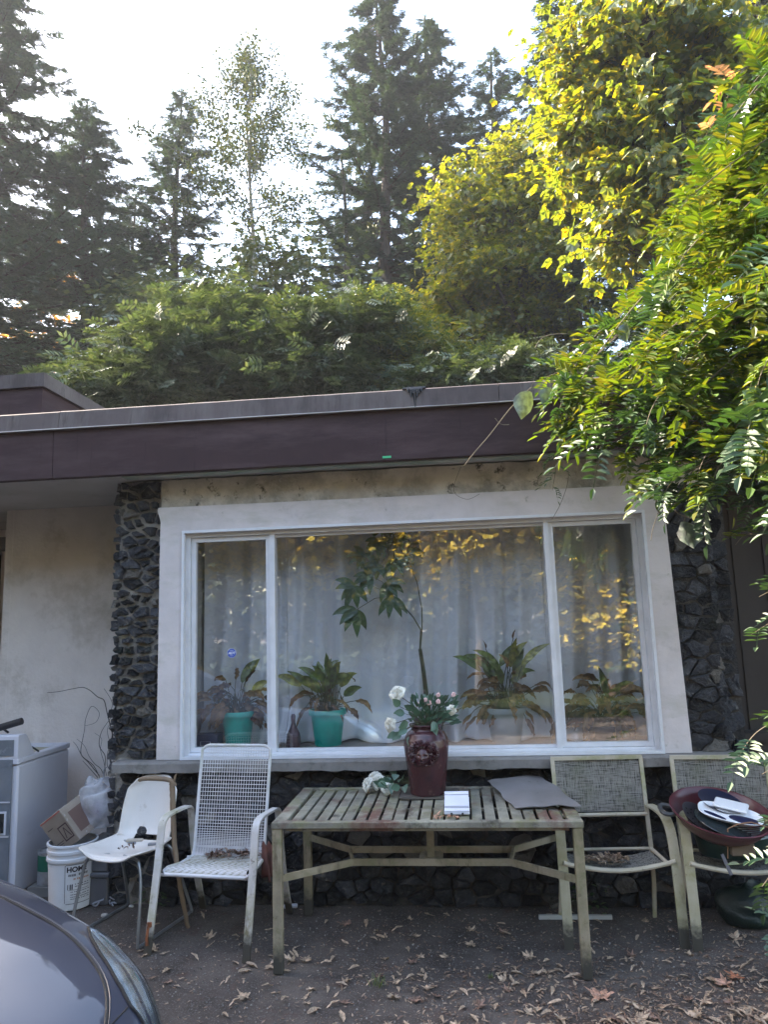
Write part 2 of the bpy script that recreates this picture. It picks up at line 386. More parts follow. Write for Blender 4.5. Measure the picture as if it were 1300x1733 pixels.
# window
win = MB()
X0, X1, Z0, Z1 = -1.845, 1.19, .903, 2.39
def frame(mb, x0, x1, z0, z1, w, y0, y1):
    mb.bx(x0, x0+w, y0, y1, z0, z1); mb.bx(x1-w, x1, y0, y1, z0, z1)
    mb.bx(x0+w, x1-w, y0+.001, y1, z1-w, z1); mb.bx(x0+w, x1-w, y0+.001, y1, z0, z0+w)
frame(win, X0, X1, Z0, Z1, .032, -.012, .075)
frame(win, X0-.012, X1+.012, Z0-.001, Z1+.012, .018, -.058, -.03)
win.bx(X0+.032, X1-.032, -.02, -.008, Z0+.004, Z0+.022)
window = part('window', win, M_alu, house, label='white aluminium frame of the picture window')
def sash(x0, x1, z0, z1, w, y0, y1, lab):
    s = MB(); frame(s, x0, x1, z0, z1, w, y0, y1); part('sash', s, M_alu, window, label=lab)
sash(X0+.034, -1.262, Z0+.034, Z1-.034, .03, .012, .045, 'left sliding sash')
sash(.60, X1-.034, Z0+.034, Z1-.034, .028, .012, .045, 'right sliding sash')
mu = MB(); mu.bx(-1.262, -1.228, -.006, .06, Z0+.033, Z1-.033); mu.bx(.566, .599, -.006, .06, Z0+.033, Z1-.033); mu.bx(-1.228, .566, .02, .04, Z0+.033, Z0+.05); mu.bx(-1.228, .566, .02, .04, Z1-.052, Z1-.033)
part('mullion', mu, M_alu, window)
M_glass = glassm('window_glass', base=.16, tint=(.99,.99,1.0), streak=.03, wav=.00025, k=1.0)
for (a, b, y) in ((-1.78, -1.292, .028), (-1.228, .566, .030), (.628, 1.128, .029)):
    g = MB(); g.bx(a-.004, b+.004, y, y+.003, Z0+.045, Z1-.045)
    pane = part('pane', g, M_glass, window)
    if a < -1.7: first_pane = pane
# security sticker on the left pane
M_blue = plain('sticker_blue', (.02,.07,.42), .4); M_white = plain('sticker_white', (.8,.82,.85), .5)
st = MB(); sx, sz, sy = -1.535, 1.572, .0258
def disc(mb, cx, cz, r, y, n, mi=0, y2=None, rot=0):
    V = [(cx+r*math.cos(2*PI*i/n+rot), y, cz+r*math.sin(2*PI*i/n+rot)) for i in range(n)]
    y2 = y+.0008 if y2 is None else y2
    V += [(p[0], y2, p[2]) for p in V]; mb.add(V, [list(range(n)), [n+i for i in range(n)][::-1]]+[[i, n+i, n+(i+1) % n, (i+1) % n] for i in range(n)], mi)
disc(st, sx, sz, .033, sy, 8, 1, rot=PI/8); disc(st, sx, sz, .031, sy-.0007, 8, 0, rot=PI/8)
sticker = part('security_sticker', st, [M_blue, M_white], first_pane, label='blue and white security sticker')
def text_mesh(body, size, shear=0, bold=0, ext=.0004):
    cu = bpy.data.curves.new('t', 'FONT'); cu.body = body; cu.size = size; cu.align_x = 'CENTER'; cu.align_y = 'CENTER'; cu.shear = shear; cu.offset = bold; cu.extrude = ext
    o = bpy.data.objects.new('t', cu); COL.objects.link(o)
    dg = bpy.context.evaluated_depsgraph_get(); dg.update(); me = bpy.data.meshes.new_from_object(o.evaluated_get(dg))
    V = np.array([v.co[:] for v in me.vertices]); F = [list(p.vertices) for p in me.polygons]
    bpy.data.objects.remove(o); bpy.data.curves.remove(cu); bpy.data.meshes.remove(me)
    return V, F
tx = MB(); V, F = text_mesh('ADT', .024, .3, .0008); tx.add(np.stack([V[:,0]+sx, sy-.0013-V[:,2], V[:,1]+sz], 1), F)
for dz in (-.018, .018):
    tx.bx(sx-.012, sx+.012, sy-.0013, sy-.001, sz+dz-.0012, sz+dz+.0012)
part('sticker_lettering', tx, M_white, first_pane)
# inner shelf, room
sh = MB(); sh.bx(-1.9, 1.25, .06, .62, .86, .935); part('inner_shelf', sh, M_shelf, house)
rm = MB()
rm.bx(-1.95,-1.88,.062,3.2,.4,2.7); rm.bx(1.25,1.3,.062,3.2,.4,2.7); rm.bx(-1.9,1.25,3.2,3.25,.4,2.7); rm.bx(-1.95,1.3,.062,3.2,2.45,2.7); rm.bx(-1.95,1.3,.3,3.2,.3,.4)
part('room', rm, surf('room_wall', (.4,.38,.35), bump=0), house)
# body of the house
bw = MB(); bw.bx(-3.78, XL, .93, 1.05, 0, 2.85); bw.bx(-3.784, -3.72, .928, 2.6, 0, 2.85)
part('recessed_wall', bw, M_stucco, house, label='pale stucco wall set back under the porch')
ow = MB(); ow.bx(-8, -3.8, 2.0, 2.1, 0, 2.85); ow.bx(-8, -7.9, 2, 7, 0, 3); ow.bx(-8, 6, 6.9, 7, 0, 3); ow.bx(5.9, 6, .9, 7, 0, 3)
part('outer_wall', ow, M_stucco, house)
dj = MB(); dj.bx(-4.05, -3.93, .95, 1.1, 0, 2.45); dj.bx(-5.3, -3.80, .97, 1.08, 2.45, 2.56); dj.bx(-5.1, -4.05, 1.1, 1.16, 0, 2.45)
dr = part('door', dj, M_doorjamb, house, label='dark brown porch door and frame')
sw2 = MB(); sw2.bx(1.74, 6, .62, .75, 0, 2.9)
for k in range(20): sw2.bx(1.745+.21*k, 1.752+.21*k, .612, .62, .3, 2.85)
part('side_wall', sw2, M_brownwall, house, label='dark brown boarded wall beyond the stone pier')
lg = MB(); lg.bx(1.76, 6, .50, .62, .0, .88); lg.bx(1.76, 6, .46, .62, .88, .93); part('wall_ledge', lg, M_brownwall, house)
# roof
rf = MB(); rf.bx(-8.2, 6.2, -.24, 7.2, 2.90, 3.12)
roof = part('roof', rf, M_roofing, house)
so = MB(); so.bx(-8.2, 6.2, -.255, 3, 2.777, 2.80)
part('soffit', so, M_soffit, roof, label='pale painted underside of the eave')
fa = MB()
def longstrip(mb, prof, x0, x1, n, seed, amp=.0015):
    r = random.Random(seed); m = len(prof); V = []
    for i in range(n+1):
        x = x0+(x1-x0)*i/n; a = r.uniform(-amp, amp); b = r.uniform(-amp, amp)
        for (y, z) in prof: V.append((x, y+a, z+b))
    mb.add(V, [[i*m+k, i*m+(k+1) % m, (i+1)*m+(k+1) % m, (i+1)*m+k] for i in range(n) for k in range(m)]+[list(range(m)), [n*m+k for k in range(m)][::-1]])
longstrip(fa, [(-.285,2.757),(-.30,2.762),(-.305,3.09),(-.26,3.09),(-.26,2.757)], -8.2, -2.66, 30, 1)
longstrip(fa, [(-.285,2.757),(-.30,2.762),(-.305,3.09),(-.26,3.09),(-.26,2.757)], -2.657, 6.2, 40, 2)
part('fascia', fa, M_fascia, roof, label='dark brown metal fascia')
tr = MB(); tr.bx(-2.2, 6.2, -.25, -.16, 2.752, 2.7765); part('eave_trim', tr, surf('green_trim', (.25,.33,.27), (.42,.44,.40), 5, rough=.8), roof, label='faded green trim strip')
co = MB(); cp = [(-.335,3.085),(-.34,3.088),(-.325,3.205),(-.31,3.215),(-.05,3.225),(-.05,3.12),(-.29,3.12),(-.306,3.085)]
for a, b in ((-8.25,-2.61),(-2.606,.305),(.309,3.2),(3.204,6.25)): longstrip(co, cp, a, b, 24, int(a*9), .001)
part('coping', co, M_coping, roof, label='weathered grey-brown metal coping')
lp = MB(); lp.tube([(-8.25,-.337,3.087),(6.25,-.337,3.087)], .0045, 6); part('coping_lip', lp, plain('pale_lip', (.42,.40,.38), .5), roof)
# bitumen drip at the coping seam and a bit of green tape
dp = MB(); r_ = random.Random(2)
for k, (dx, l) in enumerate(((0,.03),(-.012,.05),(.012,.11),(.026,.05),(.04,.03),(-.03,.02),(.055,.018))):
    x = -.235+dx; dp.tube([(x, -.322, 3.218), (x, -.332, 3.20), (x+.002, -.335-.002, 3.21-l), (x+.002, -.341, 3.207-l*1.1)], [.010,.010,.006,.003], 6)
dp.tube([(-.30,-.325,3.213),(-.15,-.325,3.213)], .009, 6)
part('bitumen_drip', dp, plain('bitumen', (.012,.011,.013), .35), roof)
tp = at(655, 775, 'y', -.30)
tm = MB(); tm.box((tp[0], -.307, tp[2]+.004), (.055,.002,.014)); part('green_tape', tm, plain('green_tape', (.05,.5,.22), .5), roof)
# raised roof box on the left
ub = MB(); ub.bx(-8, -2.87, -.11, 3.0, 3.12, 3.47); rb = part('roof_box', ub, M_fascia, roof, label='raised brown roof box above the porch')
uc = MB(); uc.bx(-8.03, -2.845, -.135, -.09, 3.465, 3.565); uc.bx(-2.89, -2.845, -.09, 3.03, 3.465, 3.565); uc.bx(-8.0, -2.87, -.10, 3.0, 3.47, 3.55)
part('box_coping', uc, M_coping, rb)
# curtain
M_curt = surf('curtain_cloth', (.84,.87,.90), (.75,.78,.81), 1.5, rough=.9, bump=.15, bscale=220, bdist=.001, stains=[((.56,.58,.60), 2.5, .55, .8)])
def curtain_y(x):
    return .405+.042*math.sin(x*23+1.3*math.sin(x*3.1))+.034*math.sin(x*41+2*math.sin(x*5))+.02*math.sin(x*7.3)
def cfn(x0, x1, z0=.945, bag=0):
    def fn(u, v):
        x = x0+(x1-x0)*u; z = 2.44+(z0-2.44)*v
        a = .55+.6*v
        y = .40+(curtain_y(x+.03*math.sin(z*2.2))-.40)*a+.018*math.sin(z*6+x*9)*v*v
        if v > .86: y -= (v-.86)*.8*(1+.5*math.sin(x*9))
        return (x, y, z+.03*max(0, v-.8)*math.sin(x*14))
    return fn
for (a, b, n, lab) in ((-1.86,-1.235,110,'pale blue-grey curtain gathered behind the narrow pane above the dead brown plant'),
                  (-1.233,.585,300,'wide pale blue-grey curtain behind the big middle pane'),
                  (.587,1.24,110,'pale grey curtain behind the narrow sliding pane on the wisteria side')):
    c = MB(); c.grid(cfn(a, b), n, 60, thick=.002); single('curtain', c, M_curt, lab, 'curtain', (a, .4, 2.44), smooth='all')
# ------------------------------------------------------------------ leaf blades and small helpers
def unit(v): v = np.array(v, float); return v/(np.linalg.norm(v)+1e-12)
def blade(mb, p0, d0, L, W, droop=.6, side=None, n=7, fold=.25, crinkle=0, rnd=R, taper=1.0, mi=0):
    """one long leaf growing from p0 along d0, bending down, folded on its midrib"""
    p = np.array(p0, float); d = unit(d0); V = []; st = L/n
    s0 = np.cross(d, [0,0,1.]); s0 = unit(s0) if np.linalg.norm(s0) > .05 else np.array([1.,0,0])
    if side is not None: s0 = unit(side)
    for i in range(n+1):
        t = i/n; w = W*math.sin(PI*min(1, (t*.93+.05))**.8)*(1-t*.15)
        if i == n: w = W*.03
        up = unit(np.cross(s0, d)); cr = crinkle*W
        c = p+np.array([rnd.uniform(-cr, cr) for _ in range(3)])*.5
        V += [c-s0*w/2+up*(fold*w/2+rnd.uniform(-cr, cr)), c, c+s0*w/2+up*(fold*w/2+rnd.uniform(-cr, cr))]
        p = p+d*st; d = unit(d+np.array([0,0,-1.])*droop/n*(1.3 if t > .3 else .6)); s0 = unit(s0-d*(s0@d))
        if crinkle: s0 = unit(s0+np.array([rnd.uniform(-1,1) for _ in range(3)])*crinkle*.5); s0 = unit(s0-d*(s0@d))
    mb.add(V, [[i*3+k, i*3+k+1, i*3+k+4, i*3+k+3] for i in range(n) for k in (0, 1)], mi)
    return p
M_lily = leafm('lily_leaf', [(.08,.16,.03), (.16,.24,.04), (.06,.11,.025), (.34,.34,.08)], trans=.35, gloss=.25, nscale=30)
M_dead = leafm('dead_leaf', [(.22,.12,.05), (.36,.21,.09), (.12,.06,.03), (.46,.30,.13)], trans=.3, tcol=(1.2,1.1,.8), nscale=40)
M_stem = surf('plant_stem', (.06,.075,.03), (.08,.06,.03), 20, rough=.7, bump=.2)
M_soil = surf('soil', (.03,.022,.016), rough=1, bump=.8, bscale=80)
M_teal = surf('teal_plastic', (.006,.52,.42), (.006,.36,.29), 8, rough=.42, bump=.05, stains=[((.2,.33,.28), 20, .68, .78)])
M_greyp = surf('grey_plastic', (.46,.50,.50), (.40,.44,.44), 8, rough=.5, bump=.05)
M_darkp = surf('dark_plastic', (.03,.032,.035), (.045,.045,.05), 8, rough=.5, bump=.05)
def pot(t, x, y, z, r, h, mat, rimh=.035, rim=1.06):
    m = MB(); m.lathe([(0,z), (r*.72,z), (r*.74,z+.006), (r*.95,z+h-rimh), (r*rim,z+h-rimh+.002), (r*rim*1.02,z+h-.004), (r*rim,z+h), (r*.93,z+h), (r*.9,z+h-.03), (0,z+h-.03)], (x,y,0), 36)
    p = part('pot', m, mat, t, smooth=50)
    s = MB(); s.lathe([(0,z+h-.022),(r*.91,z+h-.026)], (x,y,0), 24); part('soil', s, M_soil, t)
def lily(px, top, x, y, z, r, h, mat, ngreen, ndead, label, seed, spread=1.0, flowers=0, lean=0, gdroop=1.1, withpot=True):
    rn = random.Random(seed)
    t = thing('potted_plant', label, 'houseplant', (x,y,z), group='houseplants on the shelf inside the window')
    pot(t, x, y, z, r, h, mat)
    g = MB(); s = MB(); d = MB(); z0 = z+h-.03
    def stemto(a, el, L, droop):
        p = np.array([x+rn.uniform(-.4,.4)*r, y+rn.uniform(-.3,.3)*r, z0]); dr = np.array([math.cos(a)*math.cos(el), math.sin(a)*math.cos(el)*.4, math.sin(el)]); pts = [p]
        for i in range(6): p = p+unit(dr)*L/6; dr = dr+np.array([0,0,-droop/6]); pts.append(p.copy())
        pts = [np.array([q[0], min(q[1], .37), q[2]]) for q in pts]; s.tube(pts, [.0035]*4+[.0025]*3, 5); return pts[-1], unit(pts[-1]-pts[-2])
    for i in range(ngreen):
        a = rn.uniform(0, 2*PI); p, dd = stemto(a, rn.uniform(1.0, 1.5), rn.uniform(.14,.26)*spread, .3)
        dd = unit(dd+np.array([math.cos(a)*.6, math.sin(a)*.15, .1])); blade(g, p, dd, rn.uniform(.13,.20)*spread, rn.uniform(.05,.07), gdroop*rn.uniform(.5,1.3), side=np.cross(dd,[rn.uniform(-.5,.5),-1,.3]), fold=.4, rnd=rn, crinkle=.05)
    for i in range(ndead):
        a = rn.uniform(0, 2*PI); p, dd = stemto(a, rn.uniform(.45, 1.5), rn.uniform(.08,.25)*spread, rn.uniform(.4,1.7))
        dd = unit(dd+np.array([math.cos(a)*.7, 0, rn.uniform(-.5,.2)])); blade(d, p, dd, rn.uniform(.09,.17), rn.uniform(.022,.05), rn.uniform(1.2,2.4), side=np.cross(dd,[rn.uniform(-.8,.8),-1,.2]), fold=.9, rnd=rn, crinkle=.26, n=9)
    for i in range(flowers):
        a = rn.choice([.3, 2.6, 1.2, .9]); p, dd = stemto(a, 1.25, .38+.06*i, .5); blade(d, p, unit(dd+np.array([.1,0,.6])), .06, .025, .3, fold=.8, rnd=rn, crinkle=.15)
    for m_ in (g, d):
        for k, v in enumerate(m_.v): v[:, 1] = np.clip(v[:, 1], .055, .385+.03*np.sin(v[:, 0]*30)-.02)
    part('stems', s, M_stem, t)
    if g.v: part('foliage', g, M_lily, t, smooth='all')
    if d.v: part('wilted_foliage', d, M_dead, t, smooth='all')
lily(0, 0, -1.557, .235, .936, .112, .235, M_teal, 3, 64, 'teal pot with a mostly dead brown peace lily in the narrow left pane', 21, 1.05)
lily(0, 0, -.93, .235, .936, .120, .235, M_teal, 22, 22, 'teal pot with a still green peace lily behind the big middle pane', 22, 1.0)
lily(0, 0, .267, .235, .936, .130, .225, M_greyp, 14, 56, 'grey pot with a half wilted peace lily beside the mullion', 23, 1.22, 3)
lily(0, 0, .90, .235, .936, .105, .10, M_darkp, 2, 84, 'low dark pot with a collapsed brown plant in the narrow right pane', 24, 1.3)
# tall money tree
t = thing('indoor_tree', 'tall thin-stemmed plant with drooping palmate leaves behind the middle pane', 'houseplant', (-.24,.25,.936))
pot(t, -.24, .27, .936, .10, .17, M_darkp)
s = MB(); B0 = at(722,1180,'y',.26); K = at(711,1098,'y',.26); K2 = at(713,1065,'y',.25)
s.tube([(-.235,.27,1.08), B0, (B0+K)/2+[.004,0,0], K], [.018,.0165,.014,.0125], 8)
A1 = [K, K2+[-.004,0,0], at(700,1045,'y',.22), at(680,1022,'y',.19), at(665,1008,'y',.18)]
A2 = [K, K2+[.006,0,0], at(714,1030,'y',.25), at(706,985,'y',.24), at(690,945,'y',.22), at(665,915,'y',.2)]
s.tube(A1, [.007,.005,.0045,.004,.003], 6); s.tube(A2, [.007,.005,.0045,.004,.003], 6)
g = MB(); rn = random.Random(5)
def palmate(c, n, L, base):
    c = np.array(c)
    for i in range(n):
        a = base+(i-(n-1)/2)*.62+rn.uniform(-.15,.15); d = np.array([math.cos(a), rn.uniform(-.35,.2), math.sin(a)*.9-.15])
        blade(g, c, d, L*rn.uniform(.8,1.15)*(1-.07*abs(i-(n-1)/2)), L*.34, .75, fold=.35, rnd=rn, side=unit(np.cross(d,[.1,-1,.25])), n=8)
for (px, py, n, L, b, y) in ((600,992,6,.17,-2.4,.17),(603,1032,5,.19,-2.2,.17),(655,985,5,.16,-.9,.18),(662,1010,4,.16,-1.4,.17),(640,955,6,.15,-2.6,.2),(668,945,5,.15,-1,.2),(640,915,6,.14,-1.9,.21),(668,905,6,.14,-1.2,.21),(628,975,5,.15,-3.0,.2),(690,930,5,.13,-.4,.22),(615,940,5,.14,-2.9,.21),(650,890,6,.13,-1.5,.22)):
    c = at(px, py, 'y', y); palmate(c, n, L, b); s.tube([c, (c+A1[-1 if py > 960 else -1])/2+[0,.02,.03], A1[-1] if py > 940 else A2[-1]], .0022, 5)
part('stem', s, M_stem, t); part('foliage', g, leafm('money_tree_leaf', [(.025,.085,.02), (.04,.12,.03), (.02,.06,.018)], trans=.3, gloss=.25), t, smooth='all')
# mauve bottle and navy box
b = MB(); c = at(497,1258,'y',.17); b.lathe([(0,0),(.045,0),(.05,.03),(.045,.085),(.022,.13),(.013,.16),(.016,.20),(.010,.215),(0,.215)], (c[0], .17, .936), 24)
single('bottle', b, surf('mauve_glaze', (.13,.075,.09), rough=.3, bump=.05), 'mauve bottle-shaped vase between the mullion and the green peace lily', 'bottle', (c[0], .17, .936), smooth=True)
b = MB(); c = at(345,1245,'y',.14); b.box((c[0]+.01,.16,.985), (.20,.12,.098), bev=.004); bo = single('box', b, surf('navy_card', (.015,.02,.05), rough=.5, bump=.05), 'small navy box beside the teal pot in the narrow left pane', 'box', (c[0]+.01,.16,.936))
l = MB(); frame(l, c[0]-.01, c[0]+.06, .965, .992, .0025, .0985, .0995); part('label', l, M_white, bo)

# ------------------------------------------------------------------ garden table
M_table = surf('mossy_paint', (.27,.26,.21), (.15,.14,.115), 7, rough=.85, bump=.5, bscale=60, bdist=.003, island=.14,
               stains=[((.155,.15,.06), 4.5, .5, .7), ((.07,.06,.045), 16, .56, .68, (1,.3,1)), ((.12,.06,.045), 2.6, .52, .64), ((.045,.04,.03), 6, .58, .70), ((.38,.355,.30), 11, .62, .74)])
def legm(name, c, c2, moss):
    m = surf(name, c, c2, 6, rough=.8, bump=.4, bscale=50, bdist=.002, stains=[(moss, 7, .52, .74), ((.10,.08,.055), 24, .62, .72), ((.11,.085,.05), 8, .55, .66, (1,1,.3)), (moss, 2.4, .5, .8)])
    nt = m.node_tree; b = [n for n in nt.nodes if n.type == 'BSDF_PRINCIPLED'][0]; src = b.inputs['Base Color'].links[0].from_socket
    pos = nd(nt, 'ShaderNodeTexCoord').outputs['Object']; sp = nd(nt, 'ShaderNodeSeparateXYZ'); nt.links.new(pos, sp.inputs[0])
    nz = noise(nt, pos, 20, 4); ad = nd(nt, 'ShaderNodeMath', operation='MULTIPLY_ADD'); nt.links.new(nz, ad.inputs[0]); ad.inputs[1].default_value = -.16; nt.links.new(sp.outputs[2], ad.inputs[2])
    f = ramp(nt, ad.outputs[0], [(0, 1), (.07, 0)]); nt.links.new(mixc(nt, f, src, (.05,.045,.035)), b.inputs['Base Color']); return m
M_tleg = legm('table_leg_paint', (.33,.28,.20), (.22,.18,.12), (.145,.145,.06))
tx0, tx1, ty0, ty1, TZ = -1.03, .565, -.895, -.105, .735
t = thing('garden_table', 'long slatted garden table with flaking mossy paint standing before the stone wall', 'table', ((tx0+tx1)/2,(ty0+ty1)/2,0))
tt = MB(); rn = random.Random(3)
tt.bx(tx0, tx1, ty0, ty0+.045, TZ-.032, TZ, bev=.003); tt.bx(tx0, tx1, ty1-.045, ty1, TZ-.032, TZ, bev=.003)
tt.bx(tx0, tx0+.07, ty0+.047, ty1-.047, TZ-.030, TZ-.002, bev=.003); tt.bx(tx1-.07, tx1, ty0+.047, ty1-.047, TZ-.030, TZ-.002, bev=.003)
n = 21; x = tx0+.084; pw = (tx1-tx0-.168)/n
for i in range(n):
    z = TZ-.004+rn.uniform(-.003,.002); tt.box((x+pw/2+rn.uniform(-.002,.002), (ty0+ty1)/2, z-.009), (pw-.0145, ty1-ty0-.094, .016), rz=rn.uniform(-.003,.003), bev=.002); x += pw
tt.bx(tx0+.07, tx1-.07, -.55, -.52, TZ-.035, TZ-.024); tt.bx(tx0+.07, tx1-.07, -.87, -.855, TZ-.05, TZ-.033); tt.bx(tx0+.07, tx1-.07, -.14, -.125, TZ-.05, TZ-.033)
part('tabletop', tt, M_table, t)
for (x, y) in ((-1.003,-.868),(.535,-.868),(-1.003,-.132),(.535,-.132)):
    l = MB(); l.bx(x-.024, x+.024, y-.022, y+.022, 0.002, TZ-.033, bev=.003); part('leg', l, M_tleg, t)
def brace(pts, w=.035, th=.014): b_.tube(pts, 0, flat=(w, th, (0,0,1)))
b_ = MB(); bz = .45
brace([(-.985,-.855,bz),(-.65,-.60,bz),(.21,-.60,bz),(.52,-.855,bz)])
brace([(-.985,-.145,bz),(-.70,-.38,bz),(.24,-.38,bz),(.52,-.145,bz)])
brace([(-.65,-.595,bz+.001),(-.70,-.385,bz+.001)], .033); brace([(.21,-.595,bz+.001),(.24,-.385,bz+.001)], .033)
b_.bx(-.245,-.205,-.50,-.47,bz-.02,TZ-.035); b_.bx(-.29,-.16,-.595,-.385,bz-.022,bz-.006)
part('brace', b_, M_tleg, t)

# ------------------------------------------------------------------ vase with a face in relief
VX, VY, VH = -.236, -.33, .40
vp = [(0,.0),(.100,.0),(.104,.01),(.112,.10),(.124,.20),(.1335,.285),(.130,.325),(.112,.362),(.088,.380),(.085,.392),(.094,.403),(.099,.410),(.096,.415),(.078,.413),(.075,.38),(.0,.30)]
zs = np.array([p[1] for p in vp[1:13]]); rs = np.array([p[0] for p in vp[1:13]])
def vasefn(u, v):
    th = -PI/2+2*PI*u-PI*.0; z = .002+v*.413; r = float(np.interp(z, zs, rs))
    a = (((th+PI/2+.12+PI) % (2*PI))-PI)*.13; b = z-.235           # metres across / up from the face centre
    e = (a/.038)**2+((b)/.052)**2; rel = 0
    if e < 1: rel += .032*math.sqrt(1-e)
    rel += .014*math.exp(-(a/.006)**2-((b+.004)/.018)**2)           # nose
    rel -= .011*math.exp(-((abs(a)-.015)/.008)**2-((b-.012)/.0055)**2)   # eyes
    rel += .005*math.exp(-(a/.011)**2-((b+.026)/.004)**2)-.003*math.exp(-(a/.01)**2-((b+.020)/.0025)**2)
    q = math.hypot(a/.090, (b-.02)/.075)
    if q < 1.15 and (e > .75 or b > .026) and b > -.055:
        w = max(0, 1-abs(q-.72)/.42)
        rel += min(1,w*1.4)*(.015+.011*math.sin(a*200+7*math.sin(b*70))*math.cos(b*150+4*math.sin(a*95)))
    return (VX+(r+rel)*math.cos(th), VY+(r+rel)*math.sin(th), TZ+.012+z*.955)
v = MB(); v.grid(vasefn, 260, 120); v.lathe([(0,.001),(.100,.0022)], (VX,VY,TZ+.012), 40); v.lathe([(.0955,.4145),(.080,.413),(.076,.38),(.085,.33),(0,.31)], (VX,VY,TZ+.012-.018), 48)
M_vase = surf('maroon_glaze', (.062,.017,.022), (.03,.009,.013), 14, .35, .7, rough=.24, bump=.35, bscale=30, bdist=.004, spec=.6, stains=[((.15,.075,.065), 26, .58, .76), ((.22,.17,.15), 60, .68, .76)])
single('vase', v, M_vase, 'large glazed maroon vase with a face in relief on the garden table', 'vase', (VX,VY,TZ+.012), smooth=60)
M_petal = surf('white_petal', (.80,.79,.72), (.72,.70,.60), 30, rough=.6, bump=.1); M_pink = surf('pink_petal', (.74,.46,.45), (.80,.62,.58), 60, rough=.6, bump=.1)
M_silk = leafm('silk_leaf', [(.03,.09,.055), (.05,.13,.08), (.09,.19,.14), (.03,.07,.04)], trans=.15, gloss=.2)
def rose(mb, c, rad, axis, seed, n=22):
    rn = random.Random(seed); ax = unit(axis); e1 = unit(np.cross(ax, [0.3,.2,1])); e2 = np.cross(ax, e1)
    for k in range(n):
        t = k/(n-1); a = k*2.4+rn.uniform(-.2,.2); open_ = .35+1.25*t; L = rad*(.55+.5*t)*rn.uniform(.9,1.1); W = rad*(.5+.45*t)
        rd = e1*math.cos(a)+e2*math.sin(a); tg = np.cross(ax, rd)
        def fn(u, v):
            ang = open_*(.35+.65*v); s = L*v
            p = rd*(rad*.05*t+s*math.sin(ang)*.9)+ax*(s*math.cos(ang)+.10*rad*t*0-rad*.15)
            w = W*math.sin(PI*min(1, .12+v*.80))**.7
            return c+p+tg*(u-.5)*w*2*.8+ax*(rad*.09*math.sin(u*9+k)*v)-rd*(abs(u-.5)**2*W*.9)
        mb.grid(fn, 6, 5, thick=.0008)
def roundleaf(mb, p, d, L, W, rnd, droop=.5): blade(mb, p, d, L, W, droop, side=np.cross(d,[rnd.uniform(-.5,.5),-1,rnd.uniform(-.2,.5)]), n=6, fold=.3, rnd=rnd, crinkle=.04)
bq = thing('bouquet', 'artificial white and pink flowers with dark leaves standing in the maroon vase', 'flowers', (VX,VY,TZ+.40))
wr = MB(); pk = MB(); lf = MB(); stm = MB(); rn = random.Random(12); V0 = np.array([VX, VY, TZ+.38])
for px, py, rad, ax in ((672,1174,.058,(-.3,-1,.5)),(661,1226,.052,(-.7,-1,.1)),(765,1201,.036,(.5,-1,-.1))):
    c = at(px, py, 'y', VY-.04); wr = MB(); rose(wr, c, rad, ax, px); part('white_flower', wr, M_petal, bq, smooth='all'); stm.tube([V0+[0,0,-.02], (V0*.6+c*.4)+[0,0,.05], c-unit(ax)*.01], .0025, 5)
for px, py in ((720,1184),(742,1176),(742,1187),(768,1175),(690,1196),(707,1192),(727,1189)):
    c = at(px, py, 'y', VY-.03+rn.uniform(-.03,.03)); pk = MB(); rose(pk, c, .017, (rn.uniform(-.3,.3),-1,.5), px, 12); part('pink_flower', pk, M_pink, bq, smooth='all'); stm.tube([V0, (V0+c)/2+[0,0,.01], c], .002, 5)
for k in range(210):
    px, py = rn.uniform(696,772), rn.uniform(1182,1226)
    if rn.random() < .35: px = rn.uniform(715,765)
    c = at(px, py, 'y', VY+rn.uniform(-.06,.05)); d = unit(c-V0+[rn.uniform(-.05,.05), rn.uniform(-.05,.02), rn.uniform(0,.05)]); roundleaf(lf, c, d, rn.uniform(.03,.05), rn.uniform(.014,.022), rn)
    if k % 5 == 0: stm.tube([V0, (V0+c)/2, c], .0013, 4)
for px, py, dx, dz in ((684,1207,-1,.2),(708,1212,-.2,.9),(690,1222,-.7,-.3),(735,1226,.2,-.7),(738,1222,-.3,-.4),(678,1240,-.9,-.6),(697,1245,-.3,-1),(688,1232,-.8,-.5),(700,1200,-.8,.5),(676,1195,-.6,.9),(672,1242,-1,-.2)):
    c = at(px, py, 'y', VY-.07); roundleaf(lf, c, (dx,-.4,dz), .066, .048, rn, .3); stm.tube([V0+[0,-.05,.03], (V0+c)/2+[0,-.03,.03], c], .0018, 5)
part('leaves', lf, M_silk, bq, smooth='all'); part('stems', stm, M_stem, bq)
fb = thing('bouquet', 'artificial white flower spray lying on the slatted table beside the vase', 'flowers', at(650,1335,'z',TZ+.005))
wr = MB(); lf = MB(); stm = MB(); E0 = at(700,1325,'z',TZ+.02)
for px, py, rad, ax, z in ((640,1323,.060,(-.3,-1,.6),.055),(622,1327,.050,(-.9,-.7,.3),.045),(655,1334,.042,(.2,-1,.1),.04),(633,1312,.04,(-.3,-.4,1),.08)):
    c = at(px, py, 'z', TZ+z); wr = MB(); rose(wr, c, rad, ax, px); part('white_flower', wr, M_petal, fb, smooth='all'); stm.tube([E0, (E0+c)/2+[0,0,.02], c], .0025, 5)
for k in range(26):
    c = at(rn.uniform(640,690), rn.uniform(1296,1332), 'z', TZ+rn.uniform(.03,.09)); roundleaf(lf, c, (rn.uniform(-1,.6), rn.uniform(-1,.1), rn.uniform(-.6,.8)), rn.uniform(.05,.08), rn.uniform(.036,.052), rn); 
    if k % 3 == 0: stm.tube([E0, (E0+c)/2, c], .0016, 5)
part('leaves', lf, M_silk, fb, smooth='all'); part('stems', stm, M_stem, fb)
